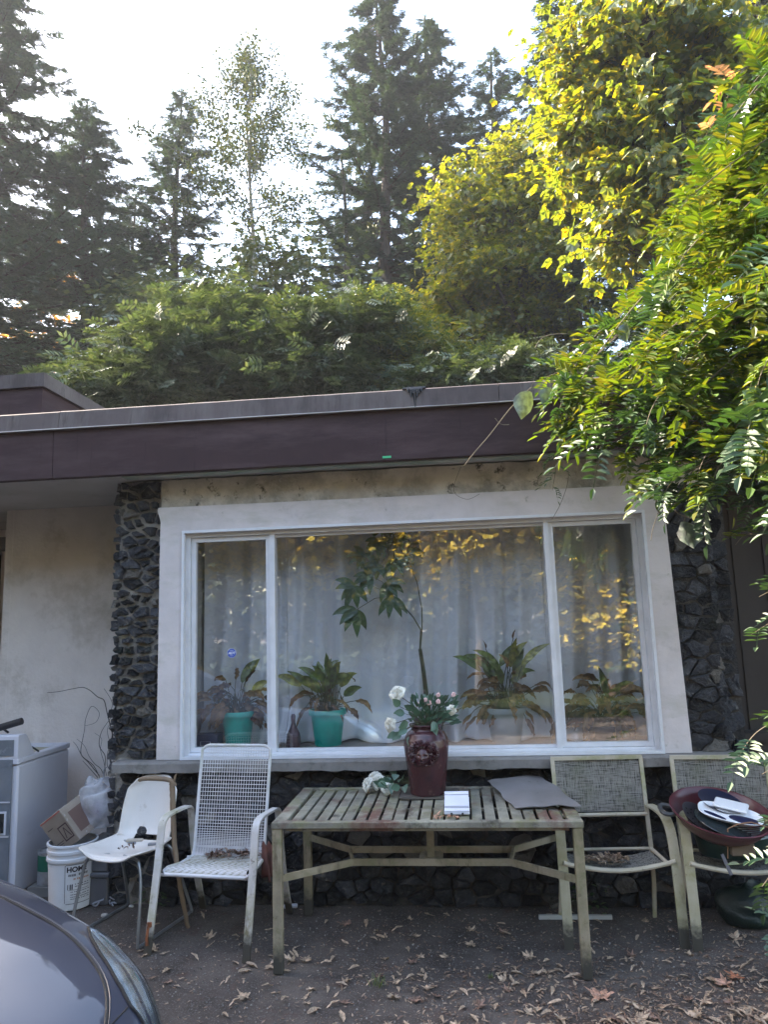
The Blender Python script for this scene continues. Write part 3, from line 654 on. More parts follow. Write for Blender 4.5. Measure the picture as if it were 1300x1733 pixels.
tr_ = MB(); a = at(676,1349,'z',TZ+.01); tr_.bx(-.40, -.06, -.43, -.20, TZ+.001, TZ+.011, bev=.003); tr_.bx(-.385, -.075, -.435, -.432, TZ+.002, TZ+.013)
single('serving_tray', tr_, surf('dark_tray', (.10,.085,.075), (.14,.125,.10), 10, rough=.5, bump=.1), 'flat dark tray lying under the maroon vase', 'tray', (-.23,-.3,TZ))
# white plastic flap device
w = thing('plastic_holder', 'white plastic holder with a hinged cover lying at the table front edge near the vase', 'holder', at(772,1365,'z',TZ))
ca = at(772,1378,'z',TZ+.003); wx, wy = ca[0], ca[1]
m = MB(); m.bx(wx-.062, wx+.072, wy, wy+.20, TZ+.001, TZ+.022, bev=.004); m.bx(wx-.062, wx+.072, wy+.15, wy+.20, TZ+.022, TZ+.05, bev=.006)
M_wp = surf('white_plastic', (.66,.68,.78), (.6,.62,.72), 6, rough=.35, bump=.03)
part('body', m, M_wp, w); m = MB(); m.box((wx+.005, wy+.073, TZ+.052), (.130,.16,.006), M=Matrix.Rotation(.42,3,'X')); part('cover', m, M_wp, w); QM = np.array(Matrix.Rotation(.42,3,'X'))
for dy in (-.055,-.045,.05): m = MB(); m.box(np.array([wx+.005, wy+.073, TZ+.052])+QM@np.array([0,dy,.0035]), (.128,.0035,.002), M=QM); part('groove', m, plain('grey_groove', (.20,.21,.27), .5), w)
m = MB(); m.bx(wx-.028, wx-.018, wy-.003, wy+.001, TZ+.004, TZ+.012); part('foot', m, M_darkp, w); m = MB(); m.bx(wx+.03, wx+.04, wy-.003, wy+.001, TZ+.004, TZ+.012); part('foot', m, M_darkp, w)
# warped board
bc = [at(824,1326,'z',TZ+.02), at(912,1316,'z',TZ+.03), at(985,1361,'z',TZ+.022), at(872,1366,'z',TZ+.012)]
def warp(u, v):
    p = (bc[0]*(1-u)+bc[1]*u)*(1-v)+(bc[3]*(1-u)+bc[2]*u)*v
    e = .006*math.sin(u*17+v*3)*(abs(v-.5)*2)**4; f = .006*math.sin(v*15+1)*(abs(u-.5)*2)**4
    return p+np.array([f, e, .012*math.sin(u*2.6+.4)+.012*math.sin(v*3.3+1)+.003*math.sin(u*11+v*7)+.002])
m = MB(); m.grid(warp, 36, 30, thick=-.004); m.v[0] = m.v[0]
single('warped_board', m, surf('grey_board', (.20,.19,.195), (.16,.15,.15), 4, rough=.6, bump=.3, bscale=30, stains=[((.05,.04,.035), 7, .64, .7), ((.09,.075,.06), 40, .66, .72)]), 'warped grey sheet of board with ragged edges lying on the table end', 'board', at(900,1345,'z',TZ), smooth=40)

# ------------------------------------------------------------------ chairs
M_wchair = surf('white_coated_metal', (.66,.66,.69), (.57,.56,.57), 7, rough=.55, bump=.25, bscale=60, bdist=.001, stains=[((.36,.38,.22), 3.2, .5, .72), ((.10,.09,.06), 34, .68, .75)])
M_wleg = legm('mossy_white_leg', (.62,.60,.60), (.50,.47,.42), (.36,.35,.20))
M_rust = surf('rust', (.25,.08,.03), (.12,.045,.02), 40, rough=.95, bump=.6)
M_wire = surf('white_wire', (.68,.67,.70), (.6,.58,.58), 8, rough=.6, bump=0, stains=[((.26,.26,.18), 5, .6, .75)])
def smoothpath(pts, n=6):
    P = [np.array(p, float) for p in pts]; out = []
    for i in range(len(P)-1):
        p0, p1, p2, p3 = P[max(i-1,0)], P[i], P[i+1], P[min(i+2,len(P)-1)]
        for k in range(n):
            t = k/n; out.append(.5*((2*p1)+(p2-p0)*t+(2*p0-5*p1+4*p2-p3)*t*t+(-p0+3*p1-3*p2+p3)*t**3))
    return out+[P[-1]]
def interp(path, t):
    k = t*(len(path)-1); i = min(int(k), len(path)-2); return path[i]*(1-(k-i))+path[i+1]*(k-i)
CH = thing('lounge_chair', 'white wire-mesh armchair with a high back and rusty front leg, left of the table', 'chair', (-1.452,-.405,0), math.radians(-7), local=True)
bp = smoothpath([(0,.065,.40),(0,.085,.45),(0,.105,.55),(0,.15,.79),(0,.195,1.015)], 5)
hw = lambda t: .225+.004*t
m = MB()
for i in range(27):
    u = -1+2*i/26; k = 1-.035*max(0, abs(u)-.8)/.2
    m.tube([(hw(t)*u*.955, interp(bp, t*k*.985)[1], interp(bp, t*k*.985)[2]) for t in [j/16 for j in range(17)]], .0019, 4, cap=False)
for j in range(44):
    t = (j+.5)/44.5; p = interp(bp, t); ww = hw(t)*.965; 
    if t > .95: ww *= 1-(t-.95)*1.2
    m.tube([(-ww, p[1]-.002, p[2]), (ww, p[1]-.002, p[2])], .0019, 4, cap=False)
part('backrest', m, M_wire, CH)
m = MB(); L_ = [(-hw(t), interp(bp,t)[1], interp(bp,t)[2]) for t in [j/12*.96 for j in range(13)]]; top = bp[-1]
loop = L_+[(-.205, top[1], top[2]-.006), (-.185, top[1]+.001, top[2]), (.185, top[1]+.001, top[2]), (.205, top[1], top[2]-.006)]+[(-a[0], a[1], a[2]) for a in L_[::-1]]
m.tube(loop, .0095, 8); m.tube([(-.22,interp(bp,.22)[1]+.008,interp(bp,.22)[2]), (.22,interp(bp,.22)[1]+.008,interp(bp,.22)[2])], .007, 8)
part('back_frame', m, M_wchair, CH, smooth=True)
sp_ = smoothpath([(0,.07,.398),(0,-.05,.392),(0,-.17,.408),(0,-.215,.405),(0,-.228,.388)], 5); sw_ = lambda t: .225+.035*t
m = MB()
for i in range(27):
    u = -1+2*i/26; m.tube([(sw_(j/14)*u*.96, interp(sp_, j/14)[1], interp(sp_, j/14)[2]) for j in range(15)], .002, 4, cap=False)
for j in range(24):
    t = (j+.3)/24; p = interp(sp_, t); m.tube([(-sw_(t)*.97, p[1], p[2]+.002), (sw_(t)*.97, p[1], p[2]+.002)], .002, 4, cap=False)
seat = part('seat', m, M_wire, CH)
m = MB(); rn = random.Random(8)
def dirt(u, v): p = interp(sp_, v*.93); return ((u*2-1)*sw_(v)*.95, p[1], p[2]+.0005+.0018*math.sin(u*70+3*math.sin(v*40))*math.sin(v*60))
m.grid(dirt, 60, 40, thick=.002); part('moss_layer', m, surf('pale_moss', (.38,.37,.30), (.26,.25,.19), 14, rough=1, bump=.9, bscale=90, bdist=.004, stains=[((.10,.095,.06), 30, .56, .68)]), seat)
m = MB(); m.tube([(-.225,.07,.395),(-.24,-.05,.388),(-.258,-.17,.402),(-.262,-.205,.395),(-.24,-.228,.385),(.24,-.228,.385),(.262,-.205,.395),(.258,-.17,.402),(.24,-.05,.388),(.225,.07,.395)], .0105, 8)
m.tube([(-.285,-.21,.375),(.285,-.21,.375)], .009, 8); m.tube([(-.28,.10,.375),(.28,.10,.375)], .009, 8); part('seat_frame', m, M_wchair, CH, smooth=True)
for s in (-1, 1):
    m = MB(); x = s*.288
    m.tube(smoothpath([(x,-.325,.0),(x,-.30,.12),(x,-.235,.40),(x,-.20,.58),(x,-.185,.64),(x,-.15,.668),(x,-.08,.675)], 4), 0, flat=(.042,.013,(1,0,0)))
    part('front_leg', m, M_wleg, CH, label='front leg with peeling paint and a rust streak' if s < 0 else None)
    m = MB(); m.tube(smoothpath([(x,-.0795,.675),(x,.09,.668),(x,.135,.655),(x,.16,.62),(x,.18,.50),(x,.235,.25),(x,.33,.0)], 4), 0, flat=(.04,.013,(1,0,0)))
    part('rear_leg', m, M_wleg, CH)
m = MB(); m.tube([(-.288-.004,-.3145,.14),(-.292,-.3275,.085),(-.286,-.331,.05)], 0, flat=(.014,.006,(1,0,0))); m.box((-.286,-.312,.15),(.022,.012,.024)); part('rust_patch', m, M_rust, CH)

M_shell = surf('aged_white_plastic', (.72,.68,.64), (.66,.62,.58), 3, rough=.42, bump=.1, bscale=30, stains=[((.42,.36,.30), 8, .64, .78)])
M_chrome = surf('dull_chrome', (.33,.35,.38), (.25,.26,.28), 12, rough=.38, metal=.8, bump=.1)
SC = thing('shell_chair', 'moulded white plastic shell chair on bent steel legs beside the stone pier', 'chair', (-2.035,-.33,0), math.radians(-13), local=True)
def shell(u, v):
    # v 0 front lip .. 1 back top ; u across
    a = (u-.5)*2; y = np.interp(v, [0,.06,.3,.46,.56,.7,1], [-.235,-.225,-.06,.10,.155,.185,.25]); z = np.interp(v, [0,.06,.3,.46,.56,.7,1], [.445,.462,.445,.450,.50,.60,.815])
    w = np.interp(v, [0,.06,.25,.42,.55,.75,.93,1], [.16,.215,.225,.205,.185,.19,.178,.13])
    k = abs(a)**3
    if v < .5: z += .035*k; z -= .02*math.exp(-((v-.35)/.15)**2)*(1-a*a)
    else: y -= .055*k+.0; y += .02*(1-a*a)*math.exp(-((v-.75)/.2)**2)
    if v > .93: z -= .02*k
    return (a*w, y, z)
m = MB(); nu, nv = 31, 50; Pn = np.array([[shell(i/(nu-1), j/(nv-1)) for j in range(nv)] for i in range(nu)], float)
Pn[:, 1:-1] = (Pn[:, :-2]+2*Pn[:, 1:-1]+Pn[:, 2:])/4; Pn[:, 1:-1] = (Pn[:, :-2]+2*Pn[:, 1:-1]+Pn[:, 2:])/4
def hole(i, j): return (j in (24, 25)) and 8 <= i < 22
keep = [(i, j) for i in range(nu-1) for j in range(nv-1) if not hole(i, j)]
N_ = np.cross(np.gradient(Pn, axis=0), np.gradient(Pn, axis=1)); N_ /= np.linalg.norm(N_, axis=2, keepdims=True); B_ = Pn-N_*.006; o_ = nu*nv
F = []; S_ = set(keep)
for (i, j) in keep:
    q = [i*nv+j, (i+1)*nv+j, (i+1)*nv+j+1, i*nv+j+1]; F.append(q); F.append([o_+a for a in q[::-1]])
    for (ni, nj, a, b) in ((i-1,j,q[3],q[0]),(i+1,j,q[1],q[2]),(i,j-1,q[0],q[1]),(i,j+1,q[2],q[3])):
        if (ni, nj) not in S_: F.append([b, a, o_+a, o_+b])
m.add(np.concatenate([Pn.reshape(-1,3), B_.reshape(-1,3)]), F); m.tube([Pn[i,0]+[0,-.002,-.004] for i in range(nu)], .0075, 6); m.tube([Pn[0,j]+[0,0,-.003] for j in range(nv)], .005, 6); m.tube([Pn[-1,j]+[0,0,-.003] for j in range(nv)], .005, 6); m.tube([Pn[i,-1] for i in range(nu)], .006, 6)
part('seat', m, M_shell, SC, smooth=50)
for s in (-1, 1):
    m = MB(); m.tube(smoothpath([(s*.05,-.15,.445),(s*.15,-.17,.44),(s*.185,-.185,.415),(s*.21,-.20,.30),(s*.235,-.25,.03),(s*.237,-.235,.010),(s*.237,-.15,.009),(s*.237,.18,.009),(s*.235,.25,.012),(s*.233,.262,.04),(s*.20,.15,.33),(s*.18,.10,.44),(s*.05,.08,.445)], 4), .0095, 8); part('leg', m, M_chrome, SC, smooth=True)
# walking stick
m = MB(); F0 = at(318,1569,'z',.0); H0_ = at(291,1325,'y',-.36)
sk = [F0, at(305,1500,'y',-.41), at(298,1450,'y',-.39), at(293,1390,'y',-.37), at(292,1345,'y',-.36), at(291,1324,'y',-.36)]
sk = smoothpath(sk, 6); rn = random.Random(2)
m.tube([p+np.array([rn.uniform(-.002,.002), rn.uniform(-.002,.002), 0]) for p in sk], [.012+.006*i/len(sk)+rn.uniform(-.0015,.0015) for i in range(len(sk))], 8)
m.tube(smoothpath([at(296,1330,'y',-.36), at(288,1320,'y',-.365), at(262,1317,'y',-.375), at(240,1318,'y',-.38), at(235,1322,'y',-.38)], 4), [.014]*10+[.0125]*5+[.009,.004], 8)
m.tube([at(293,1328,'y',-.36), at(297,1312,'y',-.37), at(299,1309,'y',-.37)], [.010,.006,.003], 6)
single('walking_stick', m, surf('bare_wood', (.24,.17,.11), (.16,.11,.075), 12, rough=.75, bump=.6, bscale=30, bdist=.004, stretch=(1,1,.2)), 'knotty bent-handled wooden walking stick propped against the white shell chair', 'walking stick', F0, smooth=60)

M_sling = None
def slingmat():
    m, nt, N, L = newmat('sling_weave'); out = nd(nt, 'ShaderNodeOutputMaterial'); b = nd(nt, 'ShaderNodeBsdfPrincipled', Roughness=.8)
    vec = nd(nt, 'ShaderNodeTexCoord').outputs['Object']
    a = noise(nt, vec, 60, 2, .5, (7,1,.25)); c = noise(nt, vec, 60, 2, .5, (.25,1,7))
    mx = nd(nt, 'ShaderNodeMath', operation='ADD'); L.new(a, mx.inputs[0]); L.new(c, mx.inputs[1])
    col = ramp(nt, mx.outputs[0], [(.78, (.045,.043,.038)), (1.0, (.16,.155,.14)), (1.25, (.25,.24,.22))])
    st = ramp(nt, noise(nt, vec, 5), [(.5, 0), (.8, .6)]); col = mixc(nt, st, col, (.12,.125,.07)); L.new(col, b.inputs['Base Color'])
    tp_ = nd(nt, 'ShaderNodeBsdfTransparent'); ms = nd(nt, 'ShaderNodeMixShader')
    hz = ramp(nt, mx.outputs[0], [(.75, .5), (.95, .08)]); L.new(hz, ms.inputs[0]); L.new(b.outputs[0], ms.inputs[1]); L.new(tp_.outputs[0], ms.inputs[2]); L.new(ms.outputs[0], out.inputs[0]); return m
M_sling = slingmat()
M_cream = surf('cream_paint', (.50,.45,.36), (.40,.36,.27), 8, rough=.6, bump=.3, bscale=60, bdist=.001, stains=[((.14,.12,.07), 30, .64, .72), ((.28,.29,.13), 4, .5, .7)])
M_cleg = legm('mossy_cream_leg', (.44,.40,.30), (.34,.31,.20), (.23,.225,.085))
def sling(label, loc, rz):
    t = thing('sling_chair', label, 'chair', loc, rz, local=True, group='mossy sling chairs right of the table')
    bx0 = .262
    for s in (-1, 1):
        m = MB(); m.tube(smoothpath([(s*.302,-.20,0),(s*.302,-.19,.2),(s*.302,-.165,.42),(s*.30,-.14,.54),(s*.298,-.105,.60),(s*.294,-.04,.632),(s*.286,.06,.638),(s*.274,.15,.636)], 4), 0, flat=(.052,.012,(1,0,0))); part('arm', m, M_cleg, t)
        m = MB(); m.tube([(s*bx0,.205,.90),(s*bx0,.165,.62),(s*bx0,.13,.40),(s*(bx0+.005),.15,.2),(s*(bx0+.01),.21,0)], 0, flat=(.022,.016,(1,0,0))); part('rear_leg', m, M_cream, t)
    m = MB(); m.tube([(-bx0-.008,.205,.90),(bx0+.008,.205,.90)], 0, flat=(.022,.018,(0,0,1))); part('top_rail', m, M_cream, t); m = MB(); m.tube([(-bx0,.157,.585),(bx0,.157,.585)], .0115, 8); part('back_rail', m, M_cream, t)
    m = MB(); m.grid(lambda u, v: ((u-.5)*2*(bx0-.012), .158+.045*v+.012*math.sin(PI*u), .60+.29*v), 12, 8, thick=.003); part('backrest', m, M_sling, t)
    m = MB(); m.grid(lambda u, v: ((u-.5)*2*(bx0-.012), -.16+.30*v, .405-.02*v-.032*math.sin(PI*u)), 16, 8, thick=.003); part('seat', m, M_sling, t)
    m = MB(); m.tube([(-.30,-.172,.425)]+[((u-.5)*2*.262, -.165, .412-.034*math.sin(PI*u)) for u in [k/10 for k in range(11)]]+[(.30,-.172,.425)], .0125, 8)
    m.tube([(-.262,.135,.40),(.262,.135,.40)], .009, 6)
    for s in (-1,1): m.tube([(s*.262,-.165,.41),(s*.262,.135,.40)], .011, 8)
    part('seat_frame', m, M_cream, t, smooth=True)
    return t
sling('mossy cream sling chair with dead leaves on its seat, next to the table end', (.785,-.345,0), math.radians(3))
sling('greener mossy sling chair carrying the maroon pan, next to the wisteria', (1.462,-.375,0), math.radians(-2))
# ------------------------------------------------------------------ pan, tub and other things on the greener chair
def rotm(rx=0, ry=0, rz=0): return np.array(Matrix.Rotation(rz,3,'Z') @ Matrix.Rotation(ry,3,'Y') @ Matrix.Rotation(rx,3,'X'))
PC = at(1220,1372,'y',-.46); PM = rotm(.27, .07, 0)
t = thing('cooking_pan', 'wide maroon pan with a black loop handle resting tilted on the greener sling chair', 'pan', PC)
m = MB(); r = .262
m.lathe([(0,-.125),(.10,-.125),(.15,-.115),(.205,-.075),(.238,-.03),(r-.008,-.004),(r,0),(r+.002,.003),(r-.004,.006),(r-.012,.001),(.230,-.032),(.198,-.072),(.14,-.108),(0,-.115)], PC, 56, axis=PM)
part('bowl', m, surf('maroon_enamel', (.10,.016,.024), (.07,.012,.018), 6, rough=.3, bump=.03, stains=[((.10,.03,.03), 20, .6, .8)]), t, smooth=45)
m = MB(); hp = [(-.245,-.035,-.012),(-.285,-.05,-.012),(-.312,-.035,-.012),(-.315,0,-.012),(-.312,.035,-.012),(-.285,.05,-.012),(-.245,.035,-.012)]
m.tube([PC+PM@np.array(p) for p in smoothpath(hp, 4)], .012, 8); part('handle', m, M_darkp, t, smooth=True)
def tilted(name, M, prof, off, mat, label, cat, sx=1, sy=1, n=36):
    m = MB(); m.lathe(prof, off, n, axis=M, sx=sx, sy=sy); return single(name, m, mat, label, cat, off, smooth=40)
o = PC+PM@np.array([-.115,-.03,-.035]); Q = PM@rotm(.1,.35,0)
sm = MB(); sm.lathe([(0,.0),(.085,.0),(.10,.012),(.104,.012),(.087,-.006),(0,-.006)], o, 32, axis=Q, sx=1, sy=1.15)
sk_ = single('skimmer', sm, surf('dark_steel', (.07,.065,.075), rough=.35, metal=.6, bump=0), 'dark perforated skimmer lying in the maroon pan', 'kitchen tool', o, smooth=40)
hm = MB()
for k in range(26):
    a = k*2.4; rr = .017*math.sqrt(k)*1.0; c = o+Q@np.array([rr*math.cos(a), rr*math.sin(a)*1.1, .0012]); hm.lathe([(0,0),(.0055,0),(.0055,.0008),(0,.0008)], c, 8, axis=Q)
part('perforations', hm, plain('hole_black', (.004,.004,.004), .9), sk_)
o = PC+PM@np.array([.0,-.035,-.045]); Q = PM@rotm(0,.22,.2)
tilted('dark_lid', Q, [(0,.02),(.06,.018),(.13,.004),(.145,0),(.147,-.004),(.13,-.002),(0,.012)], o, surf('dark_enamel', (.02,.03,.035), rough=.25, bump=0), 'dark round pan lid under the long white dish in the pan', 'dish')  # a pan lid, lying under the long white dish
def traym(name, c, M, L, W, label, mat):
    m = MB()
    def fn(u, v):
        a = 2*PI*u; n_ = 3.0; ca, sa = math.cos(a), math.sin(a); ex = 2/n_
        x = (abs(ca)**ex)*(1 if ca > 0 else -1)*L*(1-.25*(ca > 0)*abs(ca)); y = (abs(sa)**ex)*(1 if sa > 0 else -1)*W*(1-.35*max(0, ca))
        k = v; z = .022*max(0, (k-.8)/.2)**1.5
        return c+M@np.array([x*k, y*k, z])
    m.grid(fn, 49, 12, thick=.004); return single(name, m, mat, label, 'tray', c, smooth=50)
M_tw = surf('white_enamel', (.78,.80,.84), rough=.25, bump=.02); M_navy = plain('navy_inlay', (.008,.012,.05), .3)
c1 = PC+PM@np.array([.055,-.05,-.006]); Q1 = rotm(.30, .17, -.25)
t1 = traym('dish', c1, Q1, .185, .085, 'long white dish with navy blue inlays on top of the pan', M_tw)
m = MB()
def inlay(c, M, x, y, L, W, rz):
    m.lathe([(0,.0055),(1,.0055),(1,.003),(0,.003)], c+M@np.array([x,y,0]), 24, axis=M@rotm(0,0,rz)@np.diag([L,W,1]))
inlay(c1, Q1, .055, -.012, .085, .034, -.05); inlay(c1, Q1, -.10, -.022, .06, .013, -.35); part('inlay', m, M_navy, t1)
c2 = PC+PM@np.array([.07,.03,.022]); Q2 = rotm(.22,.15,-.45)
m = MB(); m.box(c2+[-.01,-.005,0], (.17,.10,.018), M=Q2, bev=.007); single('plastic_block', m, M_tw, 'white flat plastic block behind the navy-inlaid dish in the pan', 'container', c2)
c2 = PC+PM@np.array([.03,.09,.0]); m = MB(); m.lathe([(0,0),(.10,0),(.12,.012),(.122,.012),(.10,-.005),(0,-.005)], c2, 32, axis=rotm(.3,.2,0)); single('plate', m, surf('navy_plate', (.012,.016,.04), rough=.3, bump=0), 'dark blue plate at the back of the maroon pan', 'plate', c2, smooth=40)
# tub under the pan
tb = thing('storage_tub', 'dark plastic tub with a ribbed clear rim under the maroon pan', 'tub', (1.44,-.40,.44))
M_clear = surf('milky_plastic', (.30,.36,.36), rough=.25, bump=0)
m = MB(); m.lathe([(0,0),(.15,0),(.155,.004),(.175,.105),(.168,.105),(.15,.01),(0,.01)], (1.44,-.37,.425), 40, sx=1.15, sy=.85); part('body', m, surf('dark_green_plastic', (.008,.03,.026), rough=.35, bump=0), tb, smooth=45)
m = MB()
for k in range(8):
    rr = .178+.004*k; zz = .535+.011*k; m.tube([(1.44+rr*1.15*math.cos(a), -.37+rr*.85*math.sin(a), zz) for a in [2*PI*i/40 for i in range(40)]], .0022 if k else .005, 4, closed=True)
part('ribbed_rim', m, M_clear, tb)
m = MB(); wq = [at(1232,1452,'y',-.60), at(1232,1402,'y',-.60), at(1250,1394,'y',-.6), at(1272,1391,'y',-.6), at(1300,1400,'y',-.58)]
m.tube(wq, .0035, 5); single('bent_wire', m, surf('rusty_wire', (.28,.15,.08), rough=.8, bump=.2), 'thin rusty bent wire hooked in front of the tub', 'wire', wq[0])
q = at(1250,1437,'y',-.57); m = MB(); m.box(q+[.02,0,0], (.12,.03,.06), bev=.004); single('cardboard_piece', m, surf('dull_card', (.16,.12,.085), rough=.9, bump=.2), 'small tan card piece inside the bent wire', 'card', q)
q = at(1222,1445,'y',-.62); q2 = at(1238,1480,'y',-.64); m = MB(); m.tube([q, q2], 0, flat=(.016,.010,(1,0,0))); single('pan_strut', m, surf('grey_strut', (.12,.12,.14), rough=.4, bump=0), 'short grey bar sticking out over the greener chair seat', 'bar', q)
# dark sack under that chair
m = MB(); rn = random.Random(4)
def sack(c, sx, sy, sz, seed, amp=.10, n=40):
    rr = random.Random(seed); ph = [(rr.uniform(1.6,4.4), rr.uniform(1.5,4.5), rr.uniform(0,6), rr.uniform(0,6)) for _ in range(9)]
    def fn(u, v):
        a = 2*PI*u; b = PI*(v-.5); w = sum(math.sin(p[0]*a*round(1)+p[2]) * 0 + math.sin(round(p[0])*a+p[2]+2*math.sin(p[1]*b))*math.cos(p[1]*b+p[3]) for p in ph)/9
        k = 1+amp*3*w; zz = math.sin(b); zz = max(zz, -.75)
        return (c[0]+sx*math.cos(a)*math.cos(b)**.7*k, c[1]+sy*math.sin(a)*math.cos(b)**.7*k, c[2]+sz*(zz+.75)*k/1.75)
    return fn
m.grid(sack((1.56,-.20,.004), .18, .13, .20, 4), 60, 30); single('plastic_sack', m, surf('dark_green_film', (.003,.013,.012), (.006,.022,.019), 6, rough=.45, bump=.5, bscale=25, bdist=.02), 'dark green plastic sack slumped under the greener chair', 'sack', (1.52,-.25,.004), smooth='all')

# ------------------------------------------------------------------ washer, bucket, boxes on the left
M_wash = surf('washer_enamel', (.62,.61,.67), (.56,.55,.61), 1.6, rough=.4, bump=.05, stains=[((.45,.44,.45), 5, .6, .8), ((.30,.25,.2), 30, .72, .8)])
M_washd = surf('washer_back', (.24,.26,.30), (.17,.19,.22), 5, rough=.5, metal=.4, bump=.1, stains=[((.36,.38,.42), 10, .6, .75)])
wa = thing('washing_machine', 'discarded white top-loading washing machine standing against the pale wall with its back turned', 'washing machine', (-3.38,.38,0))
WX0, WX1, WY0, WY1 = -3.73, -3.04, .05, .71
m = MB(); m.bx(WX0, WX1, WY0+.012, WY1, .02, .86, bev=.012); part('cabinet', m, M_wash, wa)
m = MB()
m.bx(WX0, WX1+.004, WY0, WY0+.05, .866, .905, bev=.006); m.bx(WX0, WX1+.004, WY1-.05, WY1+.006, .866, .905, bev=.006); m.bx(WX1-.05, WX1+.004, WY0+.05, WY1-.05, .866, .904, bev=.006); m.bx(WX0, WX0+.05, WY0+.05, WY1-.05, .866, .904, bev=.006)
m.bx(WX0+.05, WX1-.05, WY0+.05, WY1-.05, .862, .878); part('top_rim', m, M_wash, wa)
m = MB(); m.bx(WX0+.08, WX1-.06, WY0+.24, WY1-.06, .879, .883); part('lid_well', m, surf('stained_well', (.42,.40,.30), (.3,.28,.2), 6, rough=.6), wa)
m = MB(); V = [(x, y, z) for x in (WX0, WX1) for (y, z) in ((WY0+.0,.9055),(WY0+.20,.9055),(WY0+.10,1.045),(WY0+.075,1.06),(WY0+.008,1.06),(WY0,1.052))]
m.add(V, [[0,1,2,3,4,5],[11,10,9,8,7,6]]+[[i, 6+i, 6+(i+1) % 6, (i+1) % 6] for i in range(6)]); part('console', m, M_wash, wa)
m = MB(); m.bx(WX0+.02, WX1-.035, WY0-.006, WY0+.002, .03, .855); m.bx(WX0+.02, WX1-.03, WY0-.008, WY0-.001, .925, 1.03); m.bx(WX0+.02, WX1-.035, WY0-.008, WY0, .856, .90)
part('back_panel', m, M_washd, wa)
m = MB()
for z in (.62, .40): m.bx(WX0+.03, WX1-.04, WY0-.010, WY0-.006, z, z+.008)
hx, hz = WX1-.115, .49
frame(m, hx-.09, hx+.055, hz-.075, hz+.075, .012, WY0-.013, WY0-.005); part('back_trim', m, M_wash, wa)
m = MB(); m.bx(hx-.078, hx+.043, WY0-.008, WY0-.0065, hz-.063, hz+.063); part('hose_port', m, plain('port_black', (.02,.02,.02), .8), wa)
m = MB(); m.tube(smoothpath([(hx-.2,WY0-.05,hz+.06),(hx-.08,WY0-.035,hz+.05),(hx-.0,WY0-.03,hz+.01),(hx+.02,WY0-.02,hz-.05)], 4), .02, 8); part('drain_hose', m, plain('rubber', (.02,.02,.022), .6), wa)
m = MB(); m.tube([(WX1-.005,WY0+.17,.955),(WX1+.005,WY0+.24,.912)], .006, 6); part('cord_end', m, M_darkp, wa)
m = MB(); a = at(-30,1240,'y',.12); b = at(37,1220,'y',.12); m.tube([a, a*.6+b*.4], .021, 10); m.tube([a*.6+b*.4, b], .024, 12); m.tube([a*.45+b*.55+[0,0,-.02], a*.4+b*.6+[0,.03,-.05]], .008, 6)
single('black_tube', m, surf('black_tube', (.02,.02,.024), rough=.5, bump=.2), 'black tube lying on top of the washing machine', 'tube', (a+b)/2, smooth=True)
# bucket
BX, BY = -2.60, .0
bk = thing('bucket', 'white plastic bucket with black and orange print holding a taped box', 'bucket', (BX,BY,0))
M_buck = surf('bucket_white', (.70,.70,.72), (.64,.64,.66), 5, rough=.45, bump=.06, stains=[((.35,.33,.29), 22, .66, .74), ((.5,.48,.46), 4, .55, .8)])
m = MB(); m.lathe([(0,.003),(.128,.003),(.134,.01),(.147,.29),(.155,.292),(.158,.298),(.156,.315),(.149,.318),(.150,.34),(.156,.343),(.157,.36),(.150,.363),(.1505,.385),(.158,.387),(.158,.398),(.150,.40),(.146,.40),(.142,.30),(.128,.02),(0,.02)], (BX,BY,0), 56)
part('shell', m, M_buck, bk, smooth=35)
def wrapc(V, th0, z0, extra=.0012):
    out = []
    for x, y, z in V:
        zz = z0+y; r = .134+.0464*(zz-.01)+extra+z; th = th0+x/.142; out.append((BX+r*math.cos(th), BY+r*math.sin(th), zz))
    return out
M_ink = plain('black_print', (.025,.02,.025), .6); M_ora = plain('orange_print', (.45,.16,.04), .6)
ik = MB(); T0 = -PI/2+.78
def iktext(s, size, dx, z, mb, bold=.0006):
    V, F = text_mesh(s, size, 0, bold); V = V+np.array([dx,0,0]); mb.add(wrapc(V, T0, z), F)
iktext('HOME', .042, -.012, .252, ik, .0016)
def line(mb, x0, x1, z, h=.004):
    n = 12; V = [(x0+(x1-x0)*i/n, dz, 0) for i in range(n+1) for dz in (0, h)]; mb.add(wrapc(V, T0, z), [[2*i, 2*i+2, 2*i+3, 2*i+1] for i in range(n)])
def vline(mb, x, z0, z1, w=.003): mb.add(wrapc([(x,z0-.2,0),(x+w,z0-.2,0),(x+w,z1-.2,0),(x,z1-.2,0)], T0, .2), [[0,1,2,3]])
for z in (.280, .045): line(ik, -.075, .085, z, .003)
for x in (-.082, .089): vline(ik, x, .052, .275)
for (xa, xb, z) in ((-.082,-.075,.275),(.085,.092,.275)): line(ik, xa, xb, z, .004)
rn = random.Random(6); og = MB()
def smudges(mb, z, x0, x1, h):
    x = x0
    while x < x1:
        w = rn.uniform(.004,.009); line_n = [(x,0,0),(x+w*.8,0,0),(x+w*.8,h,0),(x,h*.9,0)]; mb.add(wrapc(line_n, T0, z), [[0,1,2,3]]); x += w*1.25+(.006 if rn.random() < .2 else 0)
smudges(ik, .212, -.06, -.02, .014); smudges(ik, .214, .0, .06, .014); smudges(og, .190, -.03, .06, .010)
for z in (.160, .146): smudges(ik, z, -.02, .07, .006)
for z in (.115, .098, .084, .072): smudges(ik, z, -.045, .075, .005)
line(ik, -.06, .07, .128, .002); smudges(ik, .132, -.065, -.035, .034)
ikp = part('printed_label', ik, M_ink, bk); part('orange_print', og, M_ora, bk)
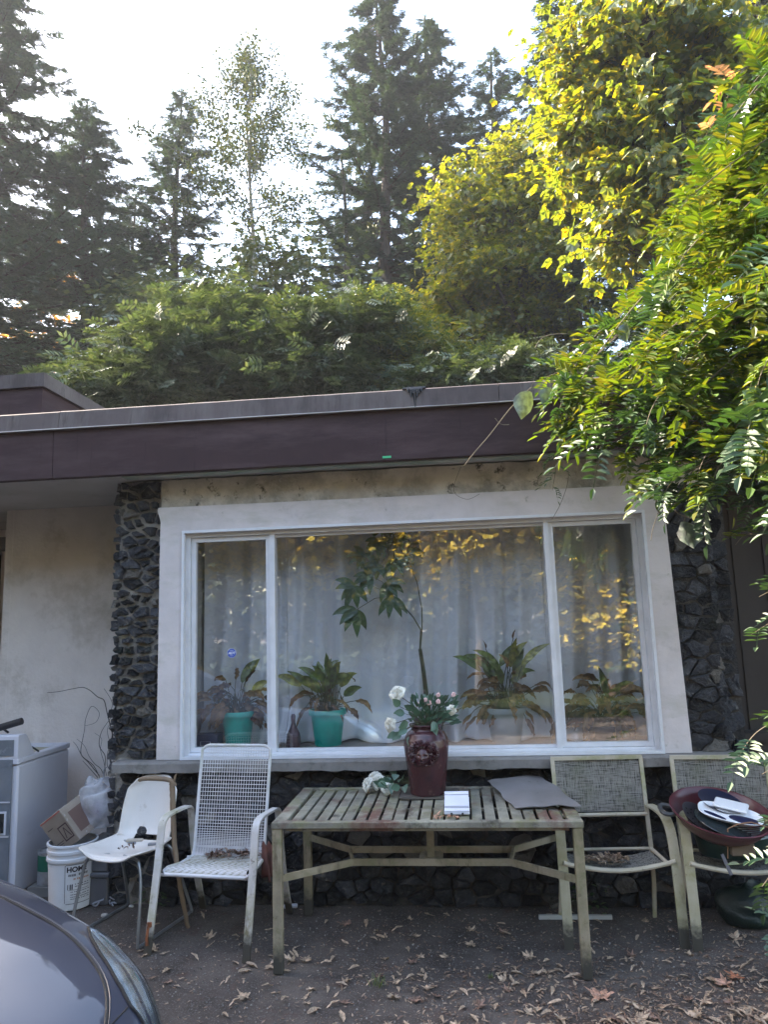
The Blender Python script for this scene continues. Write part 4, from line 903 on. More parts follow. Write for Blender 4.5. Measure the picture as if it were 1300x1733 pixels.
# cardboard box in clear tape, tipped into the bucket
ex = unit(at(118,1360,'y',-.08)-at(71,1394,'y',-.08)); ez = -unit(at(157,1408,'y',-.08)-at(118,1360,'y',-.08)); ez = unit(ez-ex*(ez@ex)); ey = np.cross(ez, ex)
M3 = np.stack([ex, ey, ez], 1)@rotm(0,0,-.32)@rotm(.12,0,0)
bw_, bh_, bd_ = .21, .235, .22; bc_ = at(121,1392,'y',.02)
M_boxc = surf('taped_carton', (.34,.28,.235), (.27,.22,.18), 5, rough=.35, bump=.3, bscale=12, bdist=.01, stains=[((.55,.52,.5), 9, .6, .7), ((.15,.11,.10), 4, .66, .76)])
cb = thing('carton', 'clear-taped carton with dark print tipped into the white bucket', 'carton', bc_)
m = MB(); m.box(bc_, (bw_,bd_,bh_), M=M3, bev=.003); part('body', m, M_boxc, cb)
def onface(mb, x0, x1, z0, z1, face='f', off=.0012):
    if face == 'f': V = [(x0,-bd_/2-off,z0),(x1,-bd_/2-off,z0),(x1,-bd_/2-off,z1),(x0,-bd_/2-off,z1)]
    else: V = [(bw_/2+off,x0,z0),(bw_/2+off,x1,z0),(bw_/2+off,x1,z1),(bw_/2+off,x0,z1)]
    mb.add([bc_+M3@np.array(p) for p in V], [[0,1,2,3]])
m = MB()
for k, (a, b) in enumerate(((-.085,-.01),(-.085,-.02),(-.085,-.03))): onface(m, a, b, -.06-.014*k, -.056-.014*k)
onface(m, -.08, -.03, .045, .050); 
for (x0,x1,z0,z1) in ((.0,.008,-.075,.03),(.082,.09,-.075,.03),(.008,.082,.022,.03),(.008,.082,-.075,-.067)): onface(m, x0, x1, z0, z1)
x = .045
m.add([bc_+M3@np.array(p) for p in ((.02,-bd_/2-.0015,-.06),(.028,-bd_/2-.0015,-.06),(.05,-bd_/2-.0015,.012),(.044,-bd_/2-.0015,.012))], [[0,1,2,3]])
m.add([bc_+M3@np.array(p) for p in ((.068,-bd_/2-.0015,-.06),(.076,-bd_/2-.0015,-.06),(.05,-bd_/2-.0015,.012),(.044,-bd_/2-.0015,.012))], [[0,1,2,3]])
part('dark_print', m, plain('brown_print', (.07,.035,.04), .6), cb)
m = MB(); onface(m, -.104, .104, .105, .113); part('red_stripe', m, plain('red_print', (.42,.10,.09), .5), cb)
m = MB(); onface(m, -.07, .07, -.08, .07, 'r'); part('brown_panel', m, plain('brown_panel', (.15,.09,.075), .5), cb)
# translucent shopping bag
def filmm():
    m, nt, N, L = newmat('plastic_film'); out = nd(nt, 'ShaderNodeOutputMaterial'); b = nd(nt, 'ShaderNodeBsdfPrincipled', Roughness=.25); b.inputs['Base Color'].default_value = (.66,.67,.72,1)
    t_ = nd(nt, 'ShaderNodeBsdfTransparent'); x = nd(nt, 'ShaderNodeMixShader'); vec = nd(nt, 'ShaderNodeTexCoord').outputs['Object']
    L.new(ramp(nt, noise(nt, vec, 9, 4), [(.35,.7),(.7,.35)]), x.inputs[0]); L.new(b.outputs[0], x.inputs[1]); L.new(t_.outputs[0], x.inputs[2]); L.new(x.outputs[0], out.inputs[0])
    bp = nd(nt, 'ShaderNodeBump', Strength=.4, Distance=.03); L.new(noise(nt, vec, 14, 2, .4, (1.6,1,.35)), bp.inputs['Height']); L.new(bp.outputs[0], b.inputs['Normal']); return m
M_film = filmm()
pc = at(172,1352,'y',.10); bg = thing('shopping_bag', 'translucent white plastic bag with tied handles behind the taped carton', 'bag', (pc[0],.10,.3))
m = MB(); m.grid(sack((pc[0]-.03,.10,pc[2]-.17), .14, .10, .29, 11, .12), 70, 44); part('film', m, M_film, bg, smooth='all')
m = MB()
for dx in (-.03, .05):
    c = at(188,1308,'y',.10)+[dx*.6,0,0]; m.tube(smoothpath([c+[-.03,0,-.04], c+[-.028,-.01,.02], c+[.005,-.015,.045], c+[.03,-.01,.015], c+[.03,0,-.04]], 4), 0, flat=(.022,.003,(.2,-1,.1)))
part('handle', m, M_film, bg, smooth='all')
m = MB(); m.grid(sack((pc[0],.08,pc[2]-.12), .05, .05, .12, 3, .1), 30, 16); part('contents', m, surf('mauve_stuff', (.25,.2,.27), rough=.8), bg, smooth='all')
# grey crate under the bag
m = MB(); c = at(172,1500,'y',.05); cx = c[0]
m.bx(cx-.075, cx+.075, -.02, .20, 0, .17, bev=.008); m.bx(cx-.085, cx+.085, -.03, .21, .17, .20, bev=.006); m.bx(cx-.07, cx+.07, -.015, .19, .20, .37, bev=.008); m.bx(cx-.08, cx+.08, -.025, .20, .36, .39, bev=.006); m.bx(cx-.03, cx+.03, -.022, -.014, .26, .30)
single('plastic_crate', m, surf('grey_crate', (.11,.11,.12), (.09,.09,.10), 6, rough=.5), 'stacked grey plastic crate between the bucket and the stone pier', 'crate', (cx,.1,0))
# paint can
m0 = at(84,1500,'y',.22); pcn = thing('paint_can', 'small paint can with a green label between washer and bucket', 'can', (m0[0],.22,0))
m = MB(); m.lathe([(0,.002),(.078,.002),(.08,.01),(.08,.20),(.084,.204),(.084,.212),(.072,.212),(.07,.205),(0,.203)], (m0[0],.22,.06), 36); part('can', m, surf('can_tin', (.42,.42,.44), (.25,.24,.23), 12, rough=.4, metal=.3, bump=.05), pcn, smooth=35)
m = MB(); m.lathe([(.0808,.09),(.0808,.19)], (m0[0],.22,.06), 36); part('label', m, plain('green_label', (.01,.12,.07), .5), pcn)
m = MB(); m.bx(m0[0]-.10, m0[0]+.10, .12, .32, 0, .06); single('brick', m, surf('grey_block', (.16,.155,.15), rough=.95, bump=.6), 'grey concrete block under the paint can', 'block', (m0[0],.22,0))
# curly twigs
cw = MB(); rn = random.Random(17)
def curly(pts, r0, y=.35):
    P = smoothpath([at(px, py, 'y', y+.04*math.sin(i*1.7)) for i, (px, py) in enumerate(pts)], 5); cw.tube(P, [r0*(1-.6*i/len(P)) for i in range(len(P))], 5)
curly([(196,1310),(186,1280),(191,1250),(186,1225),(181,1205),(176,1185),(165,1179),(152,1168),(140,1163),(125,1165),(100,1170),(80,1172)], .0045)
curly([(190,1312),(185,1270),(190,1240),(184,1215),(190,1190),(176,1165)], .0035)
curly([(168,1312),(150,1290),(137,1275),(140,1250),(143,1235),(145,1216),(155,1195),(168,1206),(162,1222),(144,1228)], .003)
curly([(170,1318),(158,1295),(140,1280),(130,1262),(124,1255)], .003); curly([(166,1316),(152,1300),(140,1287)], .003)
curly([(176,1310),(178,1280),(168,1262),(171,1240),(182,1222),(195,1206),(210,1200)], .003); curly([(195,1310),(182,1296),(183,1270),(190,1255),(200,1244),(204,1232)], .0028)
curly([(198,1312),(192,1290),(200,1270),(196,1250),(190,1238),(198,1225)], .0026); curly([(176,1312),(170,1300),(160,1292),(150,1278),(143,1262),(130,1250)], .0026)
curly([(186,1308),(196,1285),(188,1262),(182,1240),(184,1228),(196,1220),(203,1215)], .0024); curly([(180,1312),(176,1290),(170,1268),(172,1250),(160,1240)], .0022)
single('curly_branches', cw, surf('dark_twig', (.045,.035,.03), rough=.85, bump=.3), 'bare curly branches standing against the pale stucco wall', 'branches', at(185,1312,'y',.35))
# lint clump
m = MB(); rn = random.Random(5); c = at(190,1525,'z',0)
for k in range(70):
    p = c+np.array([rn.gauss(0,.045), rn.gauss(0,.03), abs(rn.gauss(.02,.025))]); q = [p+np.array([rn.gauss(0,.018), rn.gauss(0,.018), rn.gauss(0,.015)]) for _ in range(4)]; q = [np.array([a[0], a[1], max(.003, a[2])]) for a in q]; m.tube(smoothpath(q, 3), rn.uniform(.002,.006), 4)
single('lint_clump', m, surf('lint', (.30,.31,.36), rough=1, bump=.5), 'grey fluffy lint clump on the ground below the bag', 'lint', c)
for k, (px, py, s, lab) in enumerate(((177,1551,.018,'small pale pebble on the ground right of the car fender'),(222,1535,.014,'small pale pebble beside the lint clump'))):
    m = MB(); c = at(px, py, 'z', 0); m.grid(sack((c[0],c[1],0), s*1.3, s, s*1.1, k, .04), 14, 8); single('pebble', m, surf('pebble', (.4,.38,.36), rough=.9), lab, 'stone', c, smooth='all')
m = MB(); c = at(492,1536,'z',0); m.box(c+[0,0,.012], (.085,.03,.02), rz=.2, bev=.005); single('wrapper', m, M_wp, 'small white plastic wrapper on the ground near the table leg', 'wrapper', c)
m = MB(); a = at(912,1551,'z',.012); b = at(1036,1551,'z',.012); m.tube([a, b], 0, flat=(.022,.02,(0,0,1))); single('trim_strip', m, surf('pale_wood', (.42,.42,.40), rough=.7), 'pale straight strip lying on the ground behind the table end leg', 'strip', a)
m = MB(); 
cl_ = at(455,1450,'y',-.36)
m.grid(lambda u, v: cl_+np.array([.035*math.sin(u*7)*v+(u-.5)*.06*(1+v)+.02*v, -.04+.02*math.cos(u*9)*v, .09-.20*v+.012*math.sin(u*11)]), 20, 16, thick=.003)
single('faded_cloth', m, surf('russet_cloth', (.17,.07,.06), (.11,.05,.045), 14, rough=.9, bump=.6), 'crumpled russet cloth hanging from the mesh chair by the table leg', 'cloth', cl_, smooth='all')
# black rock on the shell seat
m = MB(); c = at(240,1408,'y',-.33); m.grid(sack((c[0],c[1],c[2]-.012), .03, .025, .045, 9, .12), 14, 9); single('stone_lump', m, M_stone, 'dark stone lump lying on the white shell chair seat', 'stone', c)
m = MB(); c = at(228,1420,'y',-.38); m.box(c+[0,0,-.004], (.10,.03,.014), rz=.1, bev=.004); single('brush_head', m, surf('dull_brush', (.42,.37,.31), rough=.9, bump=.5), 'dull beige stick piece lying on the white shell chair seat', 'stick', c)

# ------------------------------------------------------------------ ground and fallen leaves
def gmat():
    m, nt, N, L = newmat('dirty_asphalt'); out = nd(nt, 'ShaderNodeOutputMaterial'); b = nd(nt, 'ShaderNodeBsdfPrincipled', Roughness=.92); L.new(b.outputs[0], out.inputs[0])
    vec = nd(nt, 'ShaderNodeTexCoord').outputs['Object']
    col = mixc(nt, ramp(nt, noise(nt, vec, 3, 6, .65), [(.35,0),(.65,1)]), (.040,.031,.028), (.115,.094,.082))
    col = mixc(nt, ramp(nt, noise(nt, vec, 90, 3, .6), [(.58,0),(.66,1)]), col, (.14,.13,.125))
    col = mixc(nt, ramp(nt, noise(nt, vec, 7, 5, .7), [(.56,0),(.70,.75)]), col, (.085,.045,.035))
    col = mixc(nt, ramp(nt, noise(nt, vec, 160, 2), [(.64,0),(.70,1)]), col, (.24,.22,.20))
    L.new(col, b.inputs['Base Color'])
    bp = nd(nt, 'ShaderNodeBump', Strength=.9, Distance=.012); L.new(noise(nt, vec, 70, 8, .75), bp.inputs['Height']); L.new(bp.outputs[0], b.inputs['Normal']); return m
g = MB()
far = 1500
xs = np.concatenate([[-far,-60,-20,-8], np.linspace(-5,4,90), [8,20,60,far]]); ys = np.concatenate([[-far,-60,-25,-12,-7], np.linspace(-5,1.2,66), [4,9,20,60,far]])
def gz(x, y):
    if not (-5 < x < 4 and -5 < y < 1.2): return 0
    return .003*math.sin(x*7+y*3)*math.sin(y*8-x*2)
V = [(x, y, gz(x, y)-.003) for x in xs for y in ys]; ny = len(ys)
g.add(V, [[i*ny+j, (i+1)*ny+j, (i+1)*ny+j+1, i*ny+j+1] for i in range(len(xs)-1) for j in range(ny-1)])
single('ground', g, gmat(), None, None, kind='structure', smooth='all')
lw_ = MB(); lw_.add([(-60,-60,.004),(60,-60,.004),(60,-8.2,.004),(-60,-8.2,.004)], [[0,1,2,3]])  # unseen dark lawn, added to dim the ground reflected in the window
single('added_lawn', lw_, surf('dark_grass', (.016,.026,.010), (.03,.04,.016), 2, rough=1, bump=.8, bscale=30, spec=.1), None, None, kind='structure')
# fallen leaves
M_fl = [leafm('dry_leaf_pale', [(.40,.27,.18), (.30,.19,.125), (.50,.38,.27), (.20,.12,.08)], trans=.15, tcol=(1,1,.9), nscale=60),
        leafm('dry_leaf_brown', [(.17,.095,.065), (.24,.14,.10), (.11,.07,.05)], trans=.15, tcol=(1,1,.9), nscale=60)]
def lobed(size, rn, curl):
    m = MB(); k0 = rn.uniform(0,6); N_ = 7; ang = [(-2.5+5.0*i/(N_-1)) for i in range(N_)]; lens = [.45,.75,.95,1.1,.95,.75,.45]; V = [(0,0,.004)]; 
    for i in range(N_):
        a = ang[i]+PI/2*1.0
        for da, rr in ((-.36,.62),(-.2,.74),(0,1),(.2,.72),(.36,.6)):
            r_ = size*lens[i]*rr*rn.uniform(.75,1.15); x, y = r_*math.cos(a+da), r_*math.sin(a+da); V.append((x, y, .004+curl*size*((r_/size)**2)*rn.uniform(.2,.9)+.10*size*math.sin(a*3+k0)))
    n = len(V)-1; F = [[0, i, i+1] for i in range(1, n)]
    m.add(V, F); m.add([(-.0015,0,.004),(.0015,0,.004),(.003,-size*.8,.004),(0,-size*.8,.006)], [[0,1,2,3]]); return m
def leaflet(size, rn, curl):
    m = MB(); blade(m, (0,-size/2,.006), (rn.uniform(-.2,.2),1,rn.uniform(-.05,.35)), size, size*rn.uniform(.22,.36), rn.uniform(-.8,1.0)*curl, fold=rn.uniform(.2,1.2), n=6, rnd=rn, crinkle=.18)
    m.v[0][:,2] -= m.v[0][:,2].min()-.002; return m
rn = random.Random(31); kinds = []
for k in range(7): kinds.append((leaflet(rn.uniform(.035,.065), rn, 1).mesh('leaf_mesh', M_fl[0], 'all'), 'small pale curled dead leaf lying on the dark ground', 'small pale dead leaves'))
for k in range(5): kinds.append((lobed(rn.uniform(.028,.05), rn, .8).mesh('leaf_mesh', M_fl[k % 2], False), 'dry brown lobed leaf lying on the dark ground', 'dry lobed dead leaves'))
def ground_ok(p): return True
LABS = {}
cnt = 0
while cnt < 290:
    px = rn.uniform(200, 1320); py = 1545+200*rn.random()**.9
    dens = .16+.84*max(0, min(1, (px-450)/650))*max(.2, min(1, (py-1550)/110))
    if px < 520 and py > 1600: dens = .35
    if rn.random() > dens: continue
    p = at(px, py, 'z', .0)
    cl = math.sin(p[0]*5.1+1.7*math.sin(p[1]*4))*math.sin(p[1]*7.3+2*math.sin(p[0]*3.3))
    if rn.random() > .28+.9*max(0, cl): continue
    k = rn.randrange(7) if rn.random() < .72 else 7+rn.randrange(5)
    me, lab, grp = kinds[k]
    o = bpy.data.objects.new('fallen_leaf', me); COL.objects.link(o); o.location = (p[0], p[1], .001+rn.random()*.003); s = rn.uniform(.75,1.4); o.scale = (s,s,s*.7); o.rotation_euler = (rn.uniform(-.25,.25), rn.uniform(-.25,.25), rn.uniform(0,6.28)); tag(o, lab, 'leaf', grp); cnt += 1
def bigleaf(px, py, size, lab, mat, rz, seed):
    rr = random.Random(seed); m = lobed(size, rr, .35); p = at(px, py, 'z', 0); o = single('fallen_leaf', m, mat, lab, 'leaf', (p[0], p[1], .006), local=True, rz=rz)
M_or = leafm('dry_leaf_orange', [(.42,.17,.09)], trans=.15, nscale=60); M_pk = leafm('dry_leaf_salmon', [(.48,.27,.19)], trans=.15, nscale=60)
bigleaf(1020,1690,.085,'large salmon-brown maple leaf on the ground in front of the right table leg', M_pk, .4, 1); bigleaf(1248,1655,.06,'round rusty orange leaf on the ground under the greener chair front', M_or, 2, 2)
bigleaf(415,1690,.05,'pale maple leaf on the ground in front of the left table leg', M_fl[0], 1, 3); bigleaf(262,1608,.06,'grey-brown curled maple leaf behind the rusty chair foot', M_fl[0], 2.2, 4); bigleaf(1230,1668,.07,'large salmon leaf next to the rusty orange one', M_pk, .9, 6); bigleaf(800,1600,.05,'grey maple leaf on the ground under the middle of the table', M_fl[0], 1.9, 8)
# uncountable small litter
lt = MB(); T1 = [(0,0,.001),(.5,.16,.004),(1,0,.001),(.5,-.16,.003)]
def litter(n, fx, fy, smin, smax, seed, bias):
    rs = np.random.RandomState(seed); px = []; M = []
    while len(px) < n:
        x, y = rs.uniform(150, 1400), rs.uniform(1530, 1790)
        if rs.rand() > (.25+.75*min(1, max(0, (x-400)/700))): continue
        p = at(x, y, 'z', .002)
        cl = math.sin(p[0]*5.1+1.7*math.sin(p[1]*4))*math.sin(p[1]*7.3+2*math.sin(p[0]*3.3))
        if rs.rand() > .30+.9*max(0, cl): continue
        px.append(p); s = rs.uniform(smin, smax); a = rs.uniform(0, 6.28); t_ = rs.uniform(-.4,.4); M.append(s*rotm(t_, rs.uniform(-.3,.3), a))
    lt.scatter(T1, [[0,1,2,3]], np.array(M), np.array(px))
litter(5200, 0, 0, .008, .030, 3, 1)
rs = np.random.RandomState(8); P2 = []; M2 = []
while len(P2) < 1500:
    x, y = rs.uniform(500, 1400), rs.uniform(1570, 1790)
    if rs.rand() > max(0, (x-500)/800)*max(.1, min(1, (y-1560)/110)): continue
    p = at(x, y, 'z', .003); s = rs.uniform(.014, .042); P2.append(p+np.array([0,0,rs.uniform(0,.008)])); M2.append(s*rotm(rs.uniform(-.4,.4), rs.uniform(-.3,.3), rs.uniform(0,6.28)))
lt.scatter([(0,0,.0),(.3,.13,.12),(.35,-.11,.10),(.7,.12,.10),(.7,-.12,.13),(1,0,.02),(.5,.0,-.02)], [[0,1,6,2],[1,3,5,6],[6,5,4,2]], np.array(M2), np.array(P2))
single('leaf_litter', lt, leafm('litter_bits', [(.25,.155,.10), (.14,.08,.055), (.42,.31,.22), (.07,.042,.03)], trans=.1, tcol=(1,1,1)), 'fine dead leaf litter and bits scattered over the dark ground', 'leaf litter', kind='stuff')
gr = MB(); rs = np.random.RandomState(5); P_ = []; M = []
for k in range(3500):
    x, y = rs.uniform(-3.4, 2.6), rs.uniform(-1.9, -.1); s = rs.uniform(.0015,.0045); P_.append((x, y, 0)); M.append(s*rotm(0,0,rs.uniform(0,6)))
gr.scatter([(-1,-1,0),(1,-1,0),(1,1,0),(-1,1,0),(-.5,-.5,1),(.6,-.5,1),(.5,.5,1.1),(-.5,.5,.9)], [[4,5,6,7],[0,1,5,4],[1,2,6,5],[2,3,7,6],[3,0,4,7]], np.array(M), np.array(P_))
single('gravel', gr, surf('grit', (.16,.15,.14), rough=.95, bump=0, island=.7), 'fine grit scattered over the dark ground', 'gravel', kind='stuff')
# leaf piles on the seats
def pile(c, rx, ry, n, s0, s1, mat, label, seed, hgt=.02):
    m = MB(); rr = random.Random(seed)
    for k in range(n):
        a = rr.uniform(0, 6.28); q = math.sqrt(rr.random()); p = np.array(c)+np.array([rx*q*math.cos(a), ry*q*math.sin(a), hgt*(1-q*q)*rr.random()+.004])
        blade(m, p, (rr.uniform(-1,1), rr.uniform(-1,1), rr.uniform(-.1,.4)), rr.uniform(s0,s1), rr.uniform(s0,s1)*.4, rr.uniform(-.5,1.2), fold=.8, n=4, rnd=rr, crinkle=.2)
    return single('dead_leaf_pile', m, mat, label, 'dead leaves', c, smooth='all', kind='stuff')
pile((.75,-.375,.388), .125, .07, 150, .02, .05, M_fl[0], 'heap of pale dead leaves on the seat of the mossy cream chair', 1)
pile((-1.38,-.36,.405), .19, .045, 110, .02, .055, leafm('mixed_dead', [(.10,.06,.05),(.2,.12,.09),(.3,.21,.16)], trans=.1), 'dead leaves caught at the rear of the white mesh seat', 2, .03)
pile((-.115,-.83,TZ+.001), .08, .03, 14, .02, .05, M_pk, 'few salmon dead leaves on the table in front of the white holder', 3, .01)
pile((-2.05,-.37,.452), .07, .03, 8, .02, .04, M_fl[1], 'few dead leaves on the white shell seat', 4, .01)
# weeds
def weed(px, py, n, h, label, seed, w=.003):
    m = MB(); rr = random.Random(seed); c = at(px, py, 'z', 0)
    for k in range(n): a = rr.uniform(0, 6.28); blade(m, c+np.array([rr.gauss(0,h*.25), rr.gauss(0,h*.2), 0]), (math.cos(a)*.6, math.sin(a)*.6, 1.2), h*rr.uniform(.5,1.1), w, 1.2, n=4, rnd=rr)
    single('grass_tuft', m, leafm('weed_green', [(.07,.13,.03),(.12,.17,.05),(.2,.2,.08)], trans=.3), label, 'grass', c, smooth='all')
weed(640,1668,45,.06,'small grass tuft on the ground in front of the table', 1); weed(830,1655,24,.04,'thin grass tuft among leaves in front of the table right half', 2)
m = MB(); rr = random.Random(9)
for c0, n, hh in ((at(985,1548,'z',0), 46, .16),):
    for k in range(n): a = rr.uniform(0,6.28); p = c0+np.array([rr.gauss(0,.06), rr.gauss(0,.03), rr.uniform(.01,hh)]); blade(m, p, (math.cos(a), math.sin(a), .4), .04, .022, .8, n=4, rnd=rr)
single('ground_weed', m, leafm('weed_dark', [(.03,.07,.025),(.05,.1,.03)], trans=.3), 'dark green weed growing behind the table end leg', 'weed', at(985,1548,'z',0), smooth='all', kind='stuff')
m = MB(); c0 = at(262,1538,'z',0)
for k in range(26): a = rr.uniform(0,6.28); p = c0+np.array([rr.gauss(0,.05), rr.gauss(0,.02), rr.uniform(.01,.09)]); blade(m, p, (math.cos(a), math.sin(a), .4), .035, .02, .8, n=4, rnd=rr)
single('ground_weed', m, leafm('weed_dark2', [(.04,.08,.025),(.05,.1,.03)], trans=.3), 'small weed at the foot of the stone wall behind the shell chair legs', 'weed', c0, smooth='all', kind='stuff')
# ------------------------------------------------------------------ car (front left corner in view)
def carpaint():
    m = surf('slate_paint', (.030,.034,.052), (.027,.030,.047), 3, rough=.45, metal=.0, spec=.25, bump=.0, coat=.9, stains=[((.26,.25,.26), 70, .70, .76)])
    return m
M_car = carpaint(); M_gap = plain('panel_gap', (.004,.004,.005), .6); M_lamp = surf('lamp_inside', (.42,.46,.50), (.22,.24,.27), 6, rough=.15, metal=.7, bump=.0, coat=1)
M_cg = plain('car_glass', (.015,.018,.02), .05, coat=1); M_tyre = surf('tyre', (.02,.02,.02), rough=.9, bump=.3); M_rim = plain('alloy', (.35,.35,.37), .3, .9)
M_lens = glassm('lamp_lens', base=.06, tint=(.9,.93,.95))
CARP = at(225,1640,'y',-2.36)
car = thing('parked_car', 'dark slate-grey saloon car, its front corner with headlight in view', 'car', (CARP[0]-.225, CARP[1]-.84, 0), math.radians(-20), local=True)
# local frame: x forward (nose at about +.32), y to the left (towards the house), z up; half width .9
NX = .42
def hoodz(x): return np.interp(x, [-4.2,-4.0,-3.3,-2.9,-2.2,-1.55,-.95,-.45,0,.2,.34,.42], [.98,1.08,1.12,1.44,1.50,1.42,.98,.89,.80,.73,.64,.56])
def fendz(x): return np.interp(x, [-4.2,-4.0,-3.3,-.95,-.5,-.15,.1,.28,.42], [.90,1.0,1.0,.95,.90,.83,.75,.66,.56])
def halfw(x): return np.interp(x, [-4.2,-4.0,-3.4,-.6,-.15,.05,.2,.32,.42], [.70,.84,.90,.90,.875,.83,.74,.60,.30])
def sect(x, v):
    """half section: v 0 at the sill, 1 at the centre line of the top"""
    hw_ = halfw(x); fz = fendz(x); hz_ = hoodz(x); cab = max(0, min(1, (hz_-fz)/.35)) if -3.6 < x < -1.0 else 0
    ys = [hw_*.93, hw_*.985, hw_*1.0, hw_*.995, hw_*.965, hw_*.91, hw_*.80-.12*cab, hw_*.62-.05*cab, hw_*.3, 0]
    zs_ = [.16, .25, .42, fz-.20, fz-.075, fz-.015, fz+(.02 if cab < .1 else .1+(hz_-fz)*.55), max(fz+.03, hz_-.03), hz_-.008, hz_]
    ts = [0,.08,.22,.38,.48,.56,.66,.76,.88,1]
    return np.interp(v, ts, ys), np.interp(v, ts, zs_)
nu, nv = 150, 60
xs_ = np.concatenate([np.linspace(-4.2,-1.2,50,endpoint=False), NX-(NX+1.2)*(1-np.sin(np.linspace(0,PI/2,100)))])
def sm1(a, k):
    for _ in range(k): a[1:-1] = (a[:-2]+2*a[1:-1]+a[2:])/4
    return a
YY = np.zeros((nu, nv)); ZZ = np.zeros((nu, nv))
for i, x in enumerate(xs_):
    for j in range(nv): YY[i, j], ZZ[i, j] = sect(x, j/(nv-1))
for A in (YY, ZZ):
    B = A.copy(); sm1(B, 10); A[:] = B
    B = A.T.copy(); e0 = B[0].copy(); e1 = B[-1].copy(); sm1(B, 5); A[:] = B.T
SS = np.stack([np.repeat(xs_[:, None], nv, 1), YY, ZZ], 2)
NN = np.cross(np.gradient(SS, axis=0), np.gradient(SS, axis=1)); NN /= np.linalg.norm(NN, axis=2, keepdims=True)+1e-9
if NN[60, 20, 1] < 0: NN = -NN
iv = lambda v: v*(nv-1)
def S(x, v, off=0):
    i = float(np.interp(x, xs_, np.arange(nu))); j = v*(nv-1); a, b = min(int(i), nu-2), min(int(j), nv-2); f, g_ = i-a, j-b
    w = lambda A: A[a,b]*(1-f)*(1-g_)+A[a+1,b]*f*(1-g_)+A[a,b+1]*(1-f)*g_+A[a+1,b+1]*f*g_
    return w(SS)+w(NN)*off
body = MB()
for s in (1, -1):
    V = SS.reshape(-1, 3).copy(); V[:, 1] *= s; F = []
    for i in range(nu-1):
        for j in range(nv-1):
            x = (xs_[i]+xs_[i+1])/2; yy, zz = SS[i, j, 1], SS[i, j, 2]
            wheel = any(math.hypot(x-wx, zz-.33) < .36 and j < 26 for wx in (-.62, -3.35))
            if wheel: continue
            q = [i*nv+j, (i+1)*nv+j, (i+1)*nv+j+1, i*nv+j+1]; F.append(q if s > 0 else q[::-1])
    body.add(V, F)
# nose cap and underside
nose = [SS[-1, j]*[1,1,1] for j in range(nv)]; V = [tuple(p) for p in nose]+[(p[0], -p[1], p[2]) for p in nose]
body.add(V, [[j, j+1, nv+j+1, nv+j] for j in range(nv-1)]); tail = [SS[0, j] for j in range(nv)]; V = [tuple(p) for p in tail]+[(p[0], -p[1], p[2]) for p in tail]; body.add(V, [[j, nv+j, nv+j+1, j+1] for j in range(nv-1)])
part('body', body, M_car, car, smooth='all')
ub_ = MB(); ub_.bx(-4.1, .3, -.72, .72, .17, .55); part('underbody', ub_, M_darkp, car)
def seamcurve(pts, s, w=.0045):
    P = [S(x, v, .0012) for x, v in pts]; P = [np.array([p[0], p[1]*s, p[2]]) for p in P]; return smoothpath(P, 5)
hd = MB()
HS = [(-1.0,.70),(-.7,.695),(-.4,.685),(-.15,.68),(.05,.69),(.17,.72),(.245,.77),(.285,.85),(.30,.93),(.305,1.0)]
for s in (1, -1):
    c = seamcurve(HS, s); hd.tube(c, .0042, 6)
part('hood_seam', hd, M_gap, car)
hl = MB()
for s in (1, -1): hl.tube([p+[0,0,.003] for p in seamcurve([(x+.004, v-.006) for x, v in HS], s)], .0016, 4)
part('hood_edge_glint', hl, plain('edge_glint', (.06,.065,.08), .3, .3), car)  # lighter line along the seam, a highlight put in as colour
for s in (1, -1):
    sm_ = MB(); P = [S(x, v, .001) for x, v in ((.20,.76),(.19,.71),(.17,.66))]; sm_.tube([np.array([p[0], p[1]*s, p[2]]) for p in P], .0022, 5); part('bumper_seam', sm_, M_gap, car)
    # headlight: patch swept back along the fender
    A = [(-.16,.60),(-.10,.635),(-.02,.655),(.08,.665),(.17,.655),(.24,.60)]; Bq = [(-.16,.59),(-.11,.53),(-.04,.49),(.09,.45),(.20,.42),(.30,.42)]
    def hf(u, v, off):
        k = u*5; i = min(int(k), 4); f = k-i; a = [A[i][t_]*(1-f)+A[i+1][t_]*f for t_ in (0,1)]; b = [Bq[i][t_]*(1-f)+Bq[i+1][t_]*f for t_ in (0,1)]
        x, vv = a[0]*(1-v)+b[0]*v, a[1]*(1-v)+b[1]*v; p = S(x, vv, off); return (p[0], p[1]*s, p[2])
    h = MB(); h.grid(lambda u, v: hf(u, v, .0015+.002*math.sin(v*PI*6)), 24, 14); hp_ = part('headlight', h, M_lamp, car, smooth='all')
    h = MB(); h.grid(lambda u, v: hf(u, v, .006), 24, 10); part('lens', h, M_lens, hp_, smooth='all')
    h = MB(); h.tube([hf(u, 0, .004) for u in [k/16 for k in range(17)]]+[hf(1, v, .004) for v in (.3,.6,1)]+[hf(1-u, 1, .004) for u in [k/16 for k in range(1,17)]], .004, 5, closed=True); part('bezel', h, M_gap, hp_)
    h = MB(); h.lathe([(0,.004),(.03,.004),(.034,.008),(0,.008)], hf(.55,.5,.002), 18, axis=np.array(Vector(S(.05,.56,1)-S(.05,.56,0)).to_track_quat('Z','Y').to_matrix())@np.diag([1,1,1]) if s > 0 else None); 
    if False: part('bulb', h, plain('projector', (.5,.6,.62), .1, .5), hp_)
